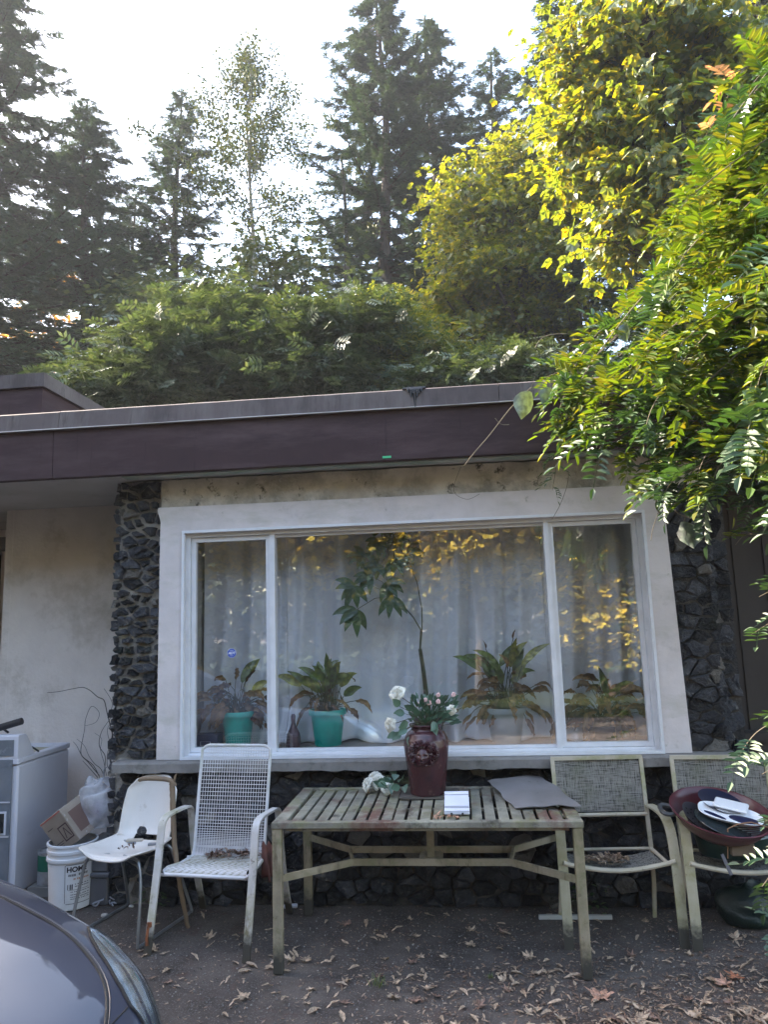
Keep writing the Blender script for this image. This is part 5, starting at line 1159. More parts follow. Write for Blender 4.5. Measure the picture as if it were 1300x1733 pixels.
for wx in (-.62, -3.35):
    for s in (1, -1):
        w_ = MB(); ax = np.array([[1,0,0],[0,0,1],[0,1,0]]); w_.lathe([(.20,-.1),(.30,-.11),(.33,-.08),(.33,.08),(.30,.11),(.20,.1)], (wx, s*.79, .33), 36, axis=ax); wh = part('wheel', w_, M_tyre, car, smooth=40)
        w_ = MB(); w_.lathe([(0,.06),(.05,.07),(.19,.05),(.205,.10),(.205,-.1),(0,-.1)], (wx, s*.79, .33), 24, axis=ax@np.diag([1,1,s])); part('rim', w_, M_rim, wh)
gl_ = MB()
for s in (1, -1): gl_.grid(lambda u, v: (lambda p: (p[0], p[1]*s, p[2]))(S(-3.15+1.75*u, .585+.09*v, .004)), 20, 6)
gl_.grid(lambda u, v: (lambda p: (p[0], p[1]*(1 if v < .5 else -1), p[2]))(S(-1.72+.62*u, 1-.26*abs(v-.5)*2, .004)), 12, 15)
part('window', gl_, M_cg, car, smooth='all')
# ------------------------------------------------------------------ vegetation
M_bark = surf('bark', (.07,.055,.045), (.04,.032,.028), 8, rough=.95, bump=1, bscale=20, bdist=.02, stretch=(1,1,.2))
M_palebark = surf('pale_bark', (.22,.21,.18), (.12,.11,.09), 8, rough=.9, bump=.5, stretch=(1,1,.4))
def kite(p, d, L, w, lift=0):
    d = np.array([d[0], d[1], 0.0]); s = np.array([-d[1], d[0], 0]); p = np.array(p, float)
    return [p, p+d*L*.45+s*w*L+[0,0,lift], p+d*L, p+d*L*.45-s*w*L+[0,0,lift]]
def tpl(kites):
    V = []; F = []
    for k in kites: F.append([len(V)+i for i in range(4)]); V += list(k)
    return np.array(V), F
_k = [kite((.55,0,0),(1,0),.45,.12)]
for i, t in enumerate((.05,.2,.35,.5,.65,.8)):
    for s in (-1, 1): a = s*.75; _k.append(kite((t+.03*s,0,0),(math.cos(a), math.sin(a)), .44*(1-t*.55), .17, -.02))
SPRAY = tpl(_k)
_k = []
for a, L in ((-1.9,.42),(-.95,.8),(0,1.0),(.95,.8),(1.9,.42)):
    _k.append(kite((0,0,0),(math.cos(a), math.sin(a)), L*.62, .42, .06)); 
MAPLE = tpl([[p+np.array([.0,0,0]) for p in k] for k in _k])
_k = [kite((.82,0,0),(1,0),.42,.20,.02)]
for t in (.12,.34,.56,.76):
    for s in (-1, 1): a = s*1.05; _k.append(kite((t,0,0),(math.cos(a), math.sin(a)), .42, .20, .02))
PINNATE = tpl(_k)
OVAL = tpl([[np.array(p, float) for p in ((0,0,0),(.35,.3,.05),(1,0,0),(.35,-.3,.05))]])
def frames(D, U, size, rs, roll=.4):
    """matrices with x=D, z~U, jittered"""
    D = D/np.linalg.norm(D, axis=1, keepdims=True); U = U+rs.normal(0, roll, U.shape); Y = np.cross(U, D); Y /= np.linalg.norm(Y, axis=1, keepdims=True)+1e-9; Z = np.cross(D, Y)
    return np.stack([D, Y, Z], 2)*size[:, None, None]
def conifer(name, label, x, y, H, Rad, seed, mat, nb=150, c0=.25, dens=1.0, spray=.42, droop=.5, sparse=0, lean=(0,0), pw=.8, group='tall conifers behind the house'):
    rs = np.random.RandomState(seed); t = thing(name, label, 'tree', (x, y, 0), group=group)
    tk = MB(); cx = lambda z: np.array([x+lean[0]*z/H+.12*math.sin(z*.5+seed), y+lean[1]*z/H, z])
    tk.tube([cx(H*k/14) for k in range(15)], [.30*(H/18)*(1-k/14.6)+.012 for k in range(15)], 8)
    Pp = []; Dd = []; Uu = []; Sz = []
    for b in range(nb):
        q = (b+rs.rand())/nb; z = H*(c0+(1-c0)*q**.92); tt = (z-H*c0)/(H*(1-c0)); L = Rad*((1-tt)**pw)*rs.uniform(.5, 1.18)+.12
        if rs.rand() < sparse: L *= .35
        a = rs.uniform(0, 2*PI); el = .35*tt-.12+rs.uniform(-.15,.15); d = np.array([math.cos(a), math.sin(a), 0]); base = cx(z); n = max(3, int(L/.30)+1)
        pt = lambda s: base+d*(s*L)+np.array([0,0, L*(el*s-droop*.5*s*s+(.28 if tt < .8 else .1)*s**3)])
        P_ = [pt(s/n) for s in range(n+1)]; tk.tube(P_, [max(.008, .03*L*(1-.8*s/n)*.5) for s in range(n+1)], 3, cap=False)
        m = int(dens*(L/.085))+3
        s_ = rs.uniform(.12, 1.0, m)**.85; side = rs.choice([-1,1], m); ang = rs.uniform(.25,1.15,m)*side; ca, sa = np.cos(ang), np.sin(ang)
        D = np.stack([d[0]*ca-d[1]*sa, d[0]*sa+d[1]*ca, rs.uniform(-.55,.20,m)], 1)
        Pp.append(np.array([pt(s) for s in s_])+rs.normal(0,.035,(m,3))); Dd.append(D); Uu.append(np.tile([0,0,1.],(m,1))); Sz.append(spray*(1.05-.5*s_)*rs.uniform(.65,1.25,m)*(.6+.4*min(1, L)))
    tp_ = 26; Pp.append(np.array([cx(H*(1-.06*k/tp_)) for k in range(tp_)])); Dd.append(np.stack([rs.normal(0,.7,tp_), rs.normal(0,.7,tp_), np.full(tp_,.7)], 1)); Uu.append(np.tile([0,0,1.],(tp_,1))); Sz.append(np.full(tp_, spray*.55))
    Pp, Dd, Uu, Sz = map(np.concatenate, (Pp, Dd, Uu, Sz)); cr = MB(); cr.scatter(SPRAY[0], SPRAY[1], frames(Dd, Uu, Sz, rs, .35), Pp)
    part('trunk', tk, M_bark, t); part('crown', cr, mat, t); return t
def broadleaf(name, label, x, y, lobes, seed, mat, tmpl, size, npc=60, clump=.5, trunk=.16, nclump=60, flat=.45, hang=.3, zf=0, group=None, bark=None, tips=None, fork=None):
    """lobes = [(centre, radii)] of the crown; limbs reach from the trunk into clumps of leaves spread through the lobes"""
    rs = np.random.RandomState(seed); t = thing(name, label, 'tree', (x, y, zf), group=group)
    c0 = np.mean([l[0] for l in lobes], 0); z0 = min(l[0][2]-l[1][2] for l in lobes); fk = np.array(fork if fork is not None else (x, y, max(zf+.6, z0+.15*(c0[2]-z0))))
    tk = MB(); tk.tube([(x, y, zf), (np.array([x,y,zf])+fk)/2+[.06,0,0], fk], [trunk, trunk*.85, trunk*.75], 8)
    Pp = []; Dd = []; Sz = []; vols = np.array([l[1][0]*l[1][1]*l[1][2] for l in lobes]); vols = vols**.67; vols /= vols.sum()
    limbs = []
    for li, (c, r) in enumerate(lobes):
        for k in range(4):
            v = rs.normal(0,1,3); v /= np.linalg.norm(v); e = np.array(c)+v*np.array(r)*.55; mid = fk*.5+e*.5+np.array([0,0,-.08*np.linalg.norm(e-fk)])+rs.normal(0,.06,3)*np.linalg.norm(e-fk)
            P_ = smoothpath([fk, mid, e], 5); tk.tube(P_, [trunk*.42*(1-.82*i/len(P_)) for i in range(len(P_))], 5, cap=False); limbs += P_[3:]
    LB = np.array(limbs)
    for k in range(nclump):
        li = rs.choice(len(lobes), p=vols); c, r = lobes[li]; v = rs.normal(0,1,3); v /= np.linalg.norm(v); q = rs.uniform(.35, 1.25)**.8; e = np.array(c)+v*np.array(r)*q
        j = np.argmin(((LB-e)**2).sum(1)); b = LB[j]; m_ = (b+e)/2+rs.normal(0,.04,3); tk.tube([b, m_, e], [trunk*.10+.004, trunk*.06+.003, .003], 3, cap=False)
        n = int(npc*rs.uniform(.55,1.4)); cs = clump*rs.uniform(.6,1.3); G = rs.normal(0,1,(n,3))*np.array([cs, cs, cs*flat])*.5; G[:,2] -= hang*(G[:,0]**2+G[:,1]**2)/max(cs,.01)*.6
        Pp.append(e+G); out = G*np.array([1,1,.3])+rs.normal(0,.5*cs,(n,3))*[1,1,.35]; out[:,2] -= hang*cs*rs.uniform(.2,1.2,n); Dd.append(out); Sz.append(size*rs.uniform(.6,1.25,n))
    Pp, Dd, Sz = map(np.concatenate, (Pp, Dd, Sz)); cr = MB(); cr.scatter(tmpl[0], tmpl[1], frames(Dd, np.tile([0,0,1.],(len(Pp),1)), Sz, rs, .45), Pp)
    part('trunk', tk, bark or M_bark, t); part('crown', cr, mat, t); return t
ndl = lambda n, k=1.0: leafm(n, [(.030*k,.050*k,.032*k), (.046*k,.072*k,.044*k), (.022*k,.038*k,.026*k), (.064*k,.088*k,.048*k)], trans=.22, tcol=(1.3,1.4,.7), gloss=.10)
M_n1 = ndl('fir_needles'); M_n2 = ndl('haze_tinted_needles', 1.35)  # second set lightened for the left firs, haze put into the needle colour
# (px top, py top, depth y, radius...)
def ctree(px, py, Y, Rad, seed, label, mat=None, **k):
    k['nb'] = int(k['nb']*1.5); k['dens'] = k['dens']*1.9; k['spray'] = k['spray']*.92; k['pw'] = k.get('pw', .66)
    p = at(px, py, 'y', Y); return conifer('fir_tree', label, p[0], Y, p[2], Rad*1.68, seed, mat or M_n1, **k)
ctree(5,-60,15,3.3,1,'tallest dark fir at the left photo edge, its top beyond the frame', M_n2, nb=230, dens=1.5, spray=.40, c0=.3)
ctree(150,172,17,2.9,2,'dark fir with a narrow tip second from the left edge', M_n2, nb=190, dens=1.5, spray=.38)
ctree(303,158,19,2.6,3,'dark fir standing directly left of the thin pale-trunked tree', M_n1, nb=180, dens=1.2, spray=.36)
ctree(640,-30,20,3.5,4,'tallest dark fir in the middle with a visible straight trunk', M_n1, nb=190, dens=1.35, spray=.42, c0=.3, sparse=.12)
ctree(722,28,22,3.3,5,'dark fir just right behind the tallest middle fir', M_n1, nb=170, dens=1.5, spray=.42)
ctree(832,88,23,3.0,6,'slim fir top above the rounded yellow maple', M_n1, nb=140, dens=1.2, spray=.40)
ctree(577,262,17,1.6,7,'small scraggy fir with sparse branches left of the tallest middle fir', M_n1, nb=80, dens=1.0, spray=.28, sparse=.3, droop=.6)
ctree(935,-10,12,2.0,8,'dark fir peeking out above the big overhanging maple', M_n1, nb=150, dens=1.2, spray=.34)
ctree(1265,-160,9,2.6,9,'dark fir behind the maple in the upper right corner', M_n1, nb=170, dens=1.4, spray=.34)
ctree(-60,250,12,2.3,10,'lower dark fir cut by the left photo edge', M_n2, nb=150, dens=1.5, spray=.34)
ctree(225,330,20,2.6,11,'low fir filling the gap between the two left firs', M_n2, nb=130, dens=1.3, spray=.38)
ctree(420,400,21,2.8,12,'broad low fir behind the thin pale-trunked tree', M_n2, nb=110, dens=1.1, spray=.38)
ctree(1080,120,20,3.0,13,'far dark fir behind the overhanging maple', M_n1, nb=90, dens=1.0, spray=.40)
# slender pale-trunked deciduous tree
def at3(px, py, Y): return at(px, py, 'y', Y)
def slender():
    Y = 16; rs = np.random.RandomState(44); b = at3(440, 640, Y); top = at3(415, 85, Y); t = thing('slender_tree', 'slender pale-trunked tree with sparse small leaves between the firs', 'tree', (b[0]+.1, Y, 0))
    tk = MB(); path = smoothpath([(b[0]+.1, Y, 0), b, at3(430,420,Y), at3(420,260,Y), top], 6); tk.tube(path, [.11*(1-.93*i/len(path)) for i in range(len(path))], 8); Pp = []; 
    for k in range(62):
        s = .50+.48*(k/62); p = interp(path, s); L = (4.0*(1-s)/.5+.6)*rs.uniform(.5,1.1)*(1 if s < .9 else .6); a = rs.uniform(0, 6.28); d = np.array([math.cos(a)*.75, math.sin(a)*.75, .9]); d /= np.linalg.norm(d)
        if s < .66: d = unit(d*[1.4,1.4,.6])
        pts = [p+d*L*q+np.array([d[0],d[1],-.4])*.12*L*q*q for q in (0,.33,.66,1)]; tk.tube(pts, [.022,.014,.009,.004], 4, cap=False)
        for q in range(7):
            f = rs.uniform(.25,1); c = pts[0]*(1-f)+pts[3]*f; e = c+rs.normal(0,.2,3)*[1,1,1]; tk.tube([c,e], .004, 3, cap=False); n = int(rs.randint(12, 24)*(.5+.45*L)); Pp.append(c+(e-c)*rs.uniform(.2,1.2,(n,1))+rs.normal(0,.16,(n,3)))
    Pp = np.concatenate(Pp); n = len(Pp); D = rs.normal(0,1,(n,3)); D[:,2] -= .6; cr = MB(); cr.scatter(OVAL[0], OVAL[1], frames(D, rs.normal(0,1,(n,3)), rs.uniform(.08,.15,n), rs, .5), Pp)
    part('trunk', tk, M_palebark, t); part('crown', cr, leafm('aspen_leaf', [(.05,.07,.03),(.08,.10,.04),(.04,.06,.025),(.12,.12,.04)], trans=.15, gloss=.05), t)
slender()
# dark compound-leaved thicket of small trees right behind the roof
M_thk = leafm('thicket_leaf', [(.028,.048,.027),(.042,.068,.036),(.06,.088,.05),(.095,.12,.08)], trans=.28, gloss=.10, rough=.45)
M_thy = leafm('thicket_leaf_yellowish', [(.035,.07,.025),(.05,.09,.03),(.12,.14,.03),(.22,.19,.03)], trans=.45, gloss=.15)  # yellower leaf mix than the rest of the thicket
def lob(px, py, Y, rp, ry=None, rz=None):
    c = at3(px, py, Y); s = (Y+4.76)/1220; return (c, (rp*s, (ry or rp*s*1.0), (rz or rp*.8)*s))
def btree(name, label, Y, L, seed, mat, tm, size, **k):
    lobes = [lob(px, py, Y+dy, rp, None, rz) for (px, py, rp, rz, dy) in L]; c = lobes[0][0]; return broadleaf(name, label, c[0], Y, lobes, seed, mat, tm, size, **k)
G_ = 'dark leafy trees just behind the roof'
btree('leafy_tree','leafy tree right behind the roof at the left, over the roof box',6,[(215,650,105,55,0),(290,600,75,60,.3),(160,665,60,40,-.3)],51,M_thk,PINNATE,.30,nclump=150,npc=20,clump=.5,trunk=.09,group=G_)
btree('leafy_tree','dark leafy tree behind the roof, below the thin pale-trunked tree',7,[(400,590,100,85,0),(350,540,70,50,.4),(460,640,80,60,-.4)],52,M_thk,PINNATE,.32,nclump=170,npc=20,clump=.55,trunk=.1,group=G_)
btree('leafy_tree','dark leafy tree behind the roof, below the small scraggy fir',6.5,[(545,590,85,80,0),(600,560,75,75,.4),(520,640,80,55,-.3)],53,M_thk,PINNATE,.29,nclump=190,npc=21,clump=.5,trunk=.1,group=G_)
btree('leafy_tree','dark leafy tree with yellowish top behind the roof, under the tallest middle fir',7.5,[(660,590,70,60,0),(690,630,85,50,-.4),(645,540,45,40,.3)],54,M_thy,PINNATE,.22,nclump=190,npc=28,clump=.5,trunk=.1,group=G_)
btree('leafy_tree','dark leafy tree behind the roof, beneath the rounded yellow maple',6,[(800,660,90,50,0),(880,650,80,50,.2),(740,665,70,45,0)],55,M_thk,PINNATE,.22,nclump=190,npc=28,clump=.5,trunk=.1,group=G_)
btree('leafy_tree','far leafy tree in the haze behind the left firs',14,[(330,520,90,70,0),(480,470,90,60,0),(250,560,80,60,0)],56,leafm('far_leaf',[(.05,.075,.035),(.07,.09,.04),(.1,.11,.05)],trans=.3),OVAL,.22,nclump=170,npc=34,clump=.9,trunk=.12,group=G_)
btree('autumn_tree','orange-leaved tree glimpsed low behind the left firs',22,[(20,590,70,60,0),(75,480,50,60,0),(120,600,50,40,0)],57,leafm('autumn_leaf',[(.35,.17,.06),(.45,.25,.08)],trans=.5),OVAL,.3,nclump=80,npc=30,clump=.9,trunk=.1)
# rounded maple, lit from the left
M_mp = leafm('maple_leaf', [(.04,.075,.022),(.055,.095,.025),(.07,.105,.03),(.13,.15,.028)], trans=.5, tcol=(4.8,3.2,.3), gloss=.12)
btree('maple_tree','rounded maple with yellow sunlit edge behind the roof',11,[(835,430,95,120,0),(800,330,60,85,.2),(880,290,62,62,.4),(775,500,60,75,-.2),(900,480,80,110,.3),(850,570,90,60,0),(920,360,60,90,.3)],60,M_mp,MAPLE,.185,nclump=420,npc=46,clump=.62,trunk=.16,flat=.4,hang=.5,fork=at3(930,640,11.2))
# large overhanging maple top right
M_mb = leafm('bigleaf_maple', [(.055,.10,.04),(.07,.115,.045),(.09,.135,.04),(.11,.14,.035),(.28,.26,.02)], trans=.5, tcol=(3.2,2.4,.3), gloss=.12)
btree('maple_tree','big overhanging maple with bright yellow leaf tips at the upper right',5.2,[(1110,90,150,120,0),(1010,110,90,130,.3),(1050,290,100,90,.1),(1160,330,130,90,-.2),(1010,210,70,70,0),(1250,200,120,140,0),(1040,395,60,55,-.2),(960,240,32,32,0)],61,M_mb,MAPLE,.215,nclump=400,npc=27,clump=.46,trunk=.2,flat=.5,hang=.8,fork=at3(1330,420,5.6))
# trees across the drive, behind the camera: they are what the window reflects
M_rf = leafm('sunny_maple_leaf', [(.20,.20,.03),(.45,.36,.045),(.62,.46,.06),(.09,.12,.03)], trans=.3, gloss=.03, tcol=(1.6,1.4,.3))
def rtree(x, y, z, r, rz, seed, nclump=150, mat=M_rf, label='', lob2=None):
    return broadleaf('maple_tree', label, x, y, [((x,y,z),(r,r*.8,rz))]+(lob2 or []), seed, mat, MAPLE, .26, nclump=nclump, npc=26, clump=.8, trunk=.15, group='trees across the drive')
rtree(3.2,-11.5,4.4,1.7,2.0,71,240,label='sunlit yellow-green maple across the drive, right of the camera',lob2=[((3.4,-11.2,1.9),(1.0,.8,1.2))])
rtree(.4,-12.0,4.7,2.3,1.9,72,330,label='sunlit maple across the drive, straight behind the camera')
rtree(-3.2,-13.0,5.0,2.3,1.9,73,290,label='sunlit maple across the drive, just left of the camera')
rtree(-7.0,-13.0,5.0,2.2,1.8,79,170,label='sunlit maple across the drive, far left of the camera')
rtree(6.9,-13.0,4.4,2.2,2.6,74,190,label='broad sunlit maple across the drive, far right of the camera')
for i_, (x_, y_, lab_) in enumerate(((-13,-19,'outermost left'),(-8.5,-18,'second from the left'),(-4,-18.5,'middle left'),(0.5,-18,'straight behind'),(5,-18.5,'middle right'),(9.5,-18,'second from the right'),(14,-18,'outermost right'))):  # unseen backdrop added to darken what the window reflects
    broadleaf('leafy_tree','dark bushy tree added as backdrop across the drive, '+lab_, x_, y_, [((x_,y_,2.2),(2.6,1.6,2.4)),((x_+.8,y_,4.6),(2.1,1.5,2.2)),((x_-.6,y_-.5,7.4),(2.3,1.5,2.0))], 90+i_, M_thk, MAPLE, .40, nclump=400, npc=26, clump=1.0, trunk=.12, group='trees across the drive')
for i_, (x_, y_, h_) in enumerate(((-14,-2.5,14),(-15,2.0,14.5),(-14,6.5,13.5),(-17,-7,15),(-14,-6,12.5),(-13,-9.5,12),(-9.8,-4.2,12.5))):  # out-of-view firs added to keep the sun off ground and car
    conifer('fir_tree','dark fir added out of view to block the sun, '+('nearest the drive','second from the drive','third from the drive','beside the drive entrance','behind the drive entrance','last one along the drive','closest to the parked car')[i_], x_, y_, h_, 3.6, 120+i_, M_n1, nb=170, dens=1.2, spray=.55, c0=.08, pw=.6, group='added sun-blocking firs left of the house')
conifer('fir_tree','dark fir across the drive behind the sunlit maples',-3.2,-19,13,2.8,75,M_n1,nb=120,dens=.8,spray=.5,c0=.12,group='trees across the drive')
conifer('fir_tree','second dark fir across the drive behind the sunlit maples',1.5,-20,14,3.0,76,M_n1,nb=120,dens=.8,spray=.5,c0=.12,group='trees across the drive')
conifer('fir_tree','third dark fir across the drive behind the sunlit maples',7.5,-20,13,3.0,77,M_n1,nb=110,dens=.8,spray=.5,c0=.12,group='trees across the drive')
conifer('fir_tree','fourth dark fir across the drive behind the sunlit maples',-9,-20,13,3.0,78,M_n1,nb=110,dens=.8,spray=.5,c0=.12,group='trees across the drive')

# ------------------------------------------------------------------ wisteria hanging over the roof corner
def wleaf_template(seed, n=6, curve=.5):
    V = []; F = []; rn = random.Random(seed); P_ = []
    for i in range(n*2+3): t = i/(n*2+2); P_.append(np.array([t*(1-.12*curve*t), 0, .08*t-.5*curve*t*t]))
    for i in range(0, len(P_)-1, 2):
        a, b = P_[i], P_[min(i+2, len(P_)-1)]; k = len(V); V += [a+[0,.006,0], b+[0,.004,0], b-[0,.004,0], a-[0,.006,0]]; F.append([k,k+1,k+2,k+3])
    def leaflet_(p, a, L, up):
        d = np.array([math.cos(a), math.sin(a), up]); s = np.array([-math.sin(a), math.cos(a), 0]); w = .060*rn.uniform(.85,1.2)*L/.34; k = len(V); z = np.array([0,0,1.])
        V.extend([p, p+d*L*.32+s*w+z*w*.45, p+d*L*.70+s*w*.75+z*w*.3-z*.03*L, p+d*L-z*.10*L, p+d*L*.70-s*w*.75+z*w*.3-z*.03*L, p+d*L*.32-s*w+z*w*.45]); F.append([k,k+1,k+2,k+3]); F.append([k,k+3,k+4,k+5])
    for i in range(n):
        p = P_[2+i*2-(1 if i else 0)]; L = .34*(1-.35*abs(i-n*.4)/n)
        for s in (-1, 1): leaflet_(p, s*rn.uniform(.9,1.2), L*rn.uniform(.85,1.1), rn.uniform(.0,.35))
    leaflet_(P_[-1], 0, .32, -.1); return np.array(V), F
WT = [wleaf_template(k, n, c) for k, (n, c) in enumerate(((6,.35),(5,.6),(6,.9),(7,.5)))]
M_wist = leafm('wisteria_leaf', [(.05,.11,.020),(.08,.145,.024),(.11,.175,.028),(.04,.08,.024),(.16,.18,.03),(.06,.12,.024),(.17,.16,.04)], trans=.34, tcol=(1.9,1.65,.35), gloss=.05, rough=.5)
M_wist2 = leafm('wisteria_leaf_shade_tint', [(.025,.065,.025),(.035,.085,.03),(.05,.10,.035)], trans=.3, gloss=.12, rough=.45)  # darker leaves, commoner low down: shading put into the leaf colour
M_pale = leafm('wisteria_dried', [(.42,.22,.12),(.5,.3,.16)], trans=.5, tcol=(1.2,1,.7))
M_cane = surf('vine_cane', (.17,.14,.10), (.10,.085,.06), 10, rough=.85, bump=.5)
poly = [(945,650),(1000,560),(1050,500),(1090,450),(1150,330),(1190,230),(1250,140),(1320,60),(1420,60),(1420,880),(1300,820),(1215,820),(1130,790),(1095,765),(1060,715),(1010,735),(985,720),(1000,690),(960,680)]
def inpoly(x, y, P=poly):
    c = False; j = len(P)-1
    for i in range(len(P)):
        if (P[i][1] > y) != (P[j][1] > y) and x < (P[j][0]-P[i][0])*(y-P[i][1])/(P[j][1]-P[i][1])+P[i][0]: c = not c
        j = i
    return c
wi = thing('wisteria', 'lush bright green wisteria spilling over the roof corner above the window', 'climbing plant', (2.9,-.9,0))
rs = np.random.RandomState(3); cn = MB(); leaves = [[] for _ in WT]; dark = [[] for _ in WT]; pale = [[] for _ in WT]
cn.tube(smoothpath([(2.9,-.9,0),(2.85,-.85,.8),(2.95,-.95,1.7),(2.8,-.9,2.6),(2.9,-.95,3.3)], 5), [.06]*8+[.045]*8+[.04]*5, 8)
cn.tube(smoothpath([(2.95,-.8,0),(3.0,-.95,1.1),(2.8,-.85,1.9),(2.95,-1.0,2.8),(2.7,-.7,3.5)], 5), [.035]*21, 6)
def addleaf(p, d, L, kind):
    k = rs.randint(len(WT)); kind[k].append((p, d, L))
def cane(path, n0, n1, sp, Lr, kindf, r=.005):
    cn.tube(path, [r*(1-.75*i/len(path)) for i in range(len(path))], 5, cap=False)
    tot = sum(np.linalg.norm(path[i+1]-path[i]) for i in range(len(path)-1)); m = max(2, int(tot*(n1-n0)/sp))
    for k in range(m):
        s = n0+(n1-n0)*(k+rs.rand()*.6)/m; p = interp(path, min(s,.999)); q = interp(path, min(.999, s+.03))-interp(path, max(0, s-.03)); q = unit(q)
        a = rs.choice([-1,1])*rs.uniform(.5,1.3); sd = unit(np.cross(q, [0,0,1.])+rs.normal(0,.25,3)); d = unit(q*math.cos(a)+sd*math.sin(a)*(1 if rs.rand() < .5 else -1)+np.array([0,-.25,.28])); addleaf(p, d, rs.uniform(*Lr), kindf)
cntc = 0
while cntc < 160:
    px, py = rs.uniform(880,1410), rs.uniform(50,930)
    if not inpoly(px, py): continue
    u = (px-880)/520; Y = -.55-1.25*u*rs.uniform(.55,1.25)+rs.uniform(-.2,.25); low = max(0, (py-600)/250)
    if py < 520: Y += rs.uniform(-.2,.9)
    e = at(px, py, 'y', min(Y, -.42)); L = rs.uniform(.55,1.2); b = e+np.array([L*rs.uniform(.6,1), rs.uniform(-.1,.35), L*(.35-.5*low+rs.uniform(-.2,.25))]); m_ = (b+e)/2+np.array([0,-.05,.12*L+.05])
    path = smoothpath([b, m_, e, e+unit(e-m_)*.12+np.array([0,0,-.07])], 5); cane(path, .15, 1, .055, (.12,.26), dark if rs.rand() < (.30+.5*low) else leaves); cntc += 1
# explicit hanging shoots seen against the wall and beside the chair
def shoot(pts, Lr=(.16,.24), sp=.08, n0=.1, kind=None, r=.004):
    P0 = [at(px, py, 'y', y) for px, py, y in pts]
    if pts[0][0] >= 1325: cn.tube(smoothpath([(2.9,-.93,P0[0][2]+.35), (P0[0]+np.array([2.9,-.93,P0[0][2]+.5]))/2, P0[0]], 5), [r*1.8, r], 5, cap=False)
    cane(smoothpath(P0, 5), n0, 1, sp, Lr, kind if kind is not None else dark, r)
shoot([(1330,850,-1.3),(1290,860,-1.25),(1250,842,-1.2),(1215,835,-1.15)], (.12,.18)); shoot([(1340,905,-1.4),(1290,905,-1.35),(1262,905,-1.3),(1245,922,-1.3)], (.10,.16), kind=leaves)
shoot([(1345,1030,-1.3),(1310,1050,-1.3),(1270,1075,-1.25)], (.14,.2)); shoot([(1350,960,-1.3),(1320,990,-1.3),(1285,1010,-1.25)], (.12,.18))
shoot([(1370,1180,-1.5),(1330,1210,-1.5),(1280,1240,-1.5),(1250,1280,-1.5)], (.12,.18), .06); shoot([(1370,1260,-1.5),(1325,1290,-1.5),(1290,1310,-1.5)], (.12,.18), .06)
shoot([(1370,1330,-1.5),(1330,1370,-1.5),(1295,1390,-1.5)], (.12,.18), .06); shoot([(1370,1430,-1.5),(1330,1450,-1.5),(1290,1500,-1.5)], (.12,.18), .06); shoot([(1370,1560,-1.4),(1330,1570,-1.4),(1300,1590,-1.4)], (.15,.2), .08)
shoot([(960,700,-.5),(945,760,-.5),(940,800,-.45),(935,830,-.4)], (.10,.15), .06); shoot([(1180,880,-.8),(1150,870,-.8),(1130,850,-.8),(1100,830,-.8)], (.12,.16), .06)
shoot([(1020,700,-.7),(990,690,-.7),(955,710,-.65),(940,725,-.65)], (.12,.16), .06, kind=leaves); shoot([(990,600,-.6),(955,625,-.6),(920,640,-.55)], (.12,.16), .05, kind=leaves)
pass
for pts in ([(1310,120,-1.2),(1270,170,-1.2),(1240,250,-1.2),(1200,330,-1.15)],[(1320,60,-1.2),(1290,90,-1.2),(1250,130,-1.2),(1225,180,-1.2)],[(1300,250,-1.2),(1240,320,-1.2),(1190,400,-1.1),(1130,450,-1)],[(1310,330,-1.4),(1270,400,-1.4),(1200,470,-1.3)]): shoot(pts, (.18,.26), .05, kind=leaves, r=.006)
shoot([(1275,110,-1.25),(1240,125,-1.25),(1205,145,-1.25)], (.16,.24), .07, kind=pale); shoot([(1240,180,-1.2),(1215,200,-1.2),(1195,230,-1.2)], (.15,.2), .08, kind=pale)
# bare tendrils
def tendril(pts, r=.0028): cn.tube(smoothpath([at(px, py, 'y', y) for px, py, y in pts], 6), r, 5)
tendril([(900,655,-.6),(865,690,-.6),(830,735,-.6),(800,770,-.6),(785,790,-.6)]); tendril([(838,708,-.6),(848,718,-.6),(862,719,-.6)], .0018)
tendril([(1245,640,-1),(1220,710,-1),(1190,770,-1),(1165,810,-1),(1145,850,-.95),(1125,870,-.9),(1112,860,-.9),(1112,835,-.9)], .005); tendril([(1114,868,-.9),(1105,895,-.9),(1102,915,-.9)], .002)
tendril([(1060,725,-.8),(1020,738,-.75),(1002,755,-.7),(995,780,-.7)], .003); tendril([(960,760,-.5),(962,810,-.5),(950,850,-.45),(935,878,-.4)], .0018); tendril([(780,790,-.32),(768,830,-.32),(790,845,-.32),(812,836,-.32)], .0014)
tendril([(905,590,-.6),(918,572,-.6),(940,566,-.6),(960,565,-.6)], .0022); tendril([(1235,600,-1),(1244,680,-1),(1250,740,-1),(1252,790,-1)], .003); tendril([(1280,700,-1.1),(1270,760,-1.1),(1262,800,-1.1)], .003)
tendril([(1300,600,-1),(1240,660,-1),(1170,720,-1),(1110,760,-.9)], .005); tendril([(1320,520,-1),(1250,560,-1),(1180,640,-.95),(1090,700,-.9)], .006); tendril([(1300,380,-1),(1200,440,-1),(1100,560,-.9),(1000,640,-.8)], .006)
def build(name, arr, mat):
    mb = MB()
    for k, L_ in enumerate(arr):
        if not L_: continue
        P_ = np.array([a[0] for a in L_]); D = np.array([a[1] for a in L_]); S_ = np.array([a[2] for a in L_]); mb.scatter(WT[k][0], WT[k][1], frames(D, np.tile([0,-.25,1.],(len(P_),1)), S_, rs, .22), P_)
    if mb.v: part(name, mb, mat, wi)
build('foliage', leaves, M_wist); build('shade_tint_foliage', dark, M_wist2); build('dried_leaves', pale, M_pale); part('canes', cn, M_cane, wi, smooth='all')
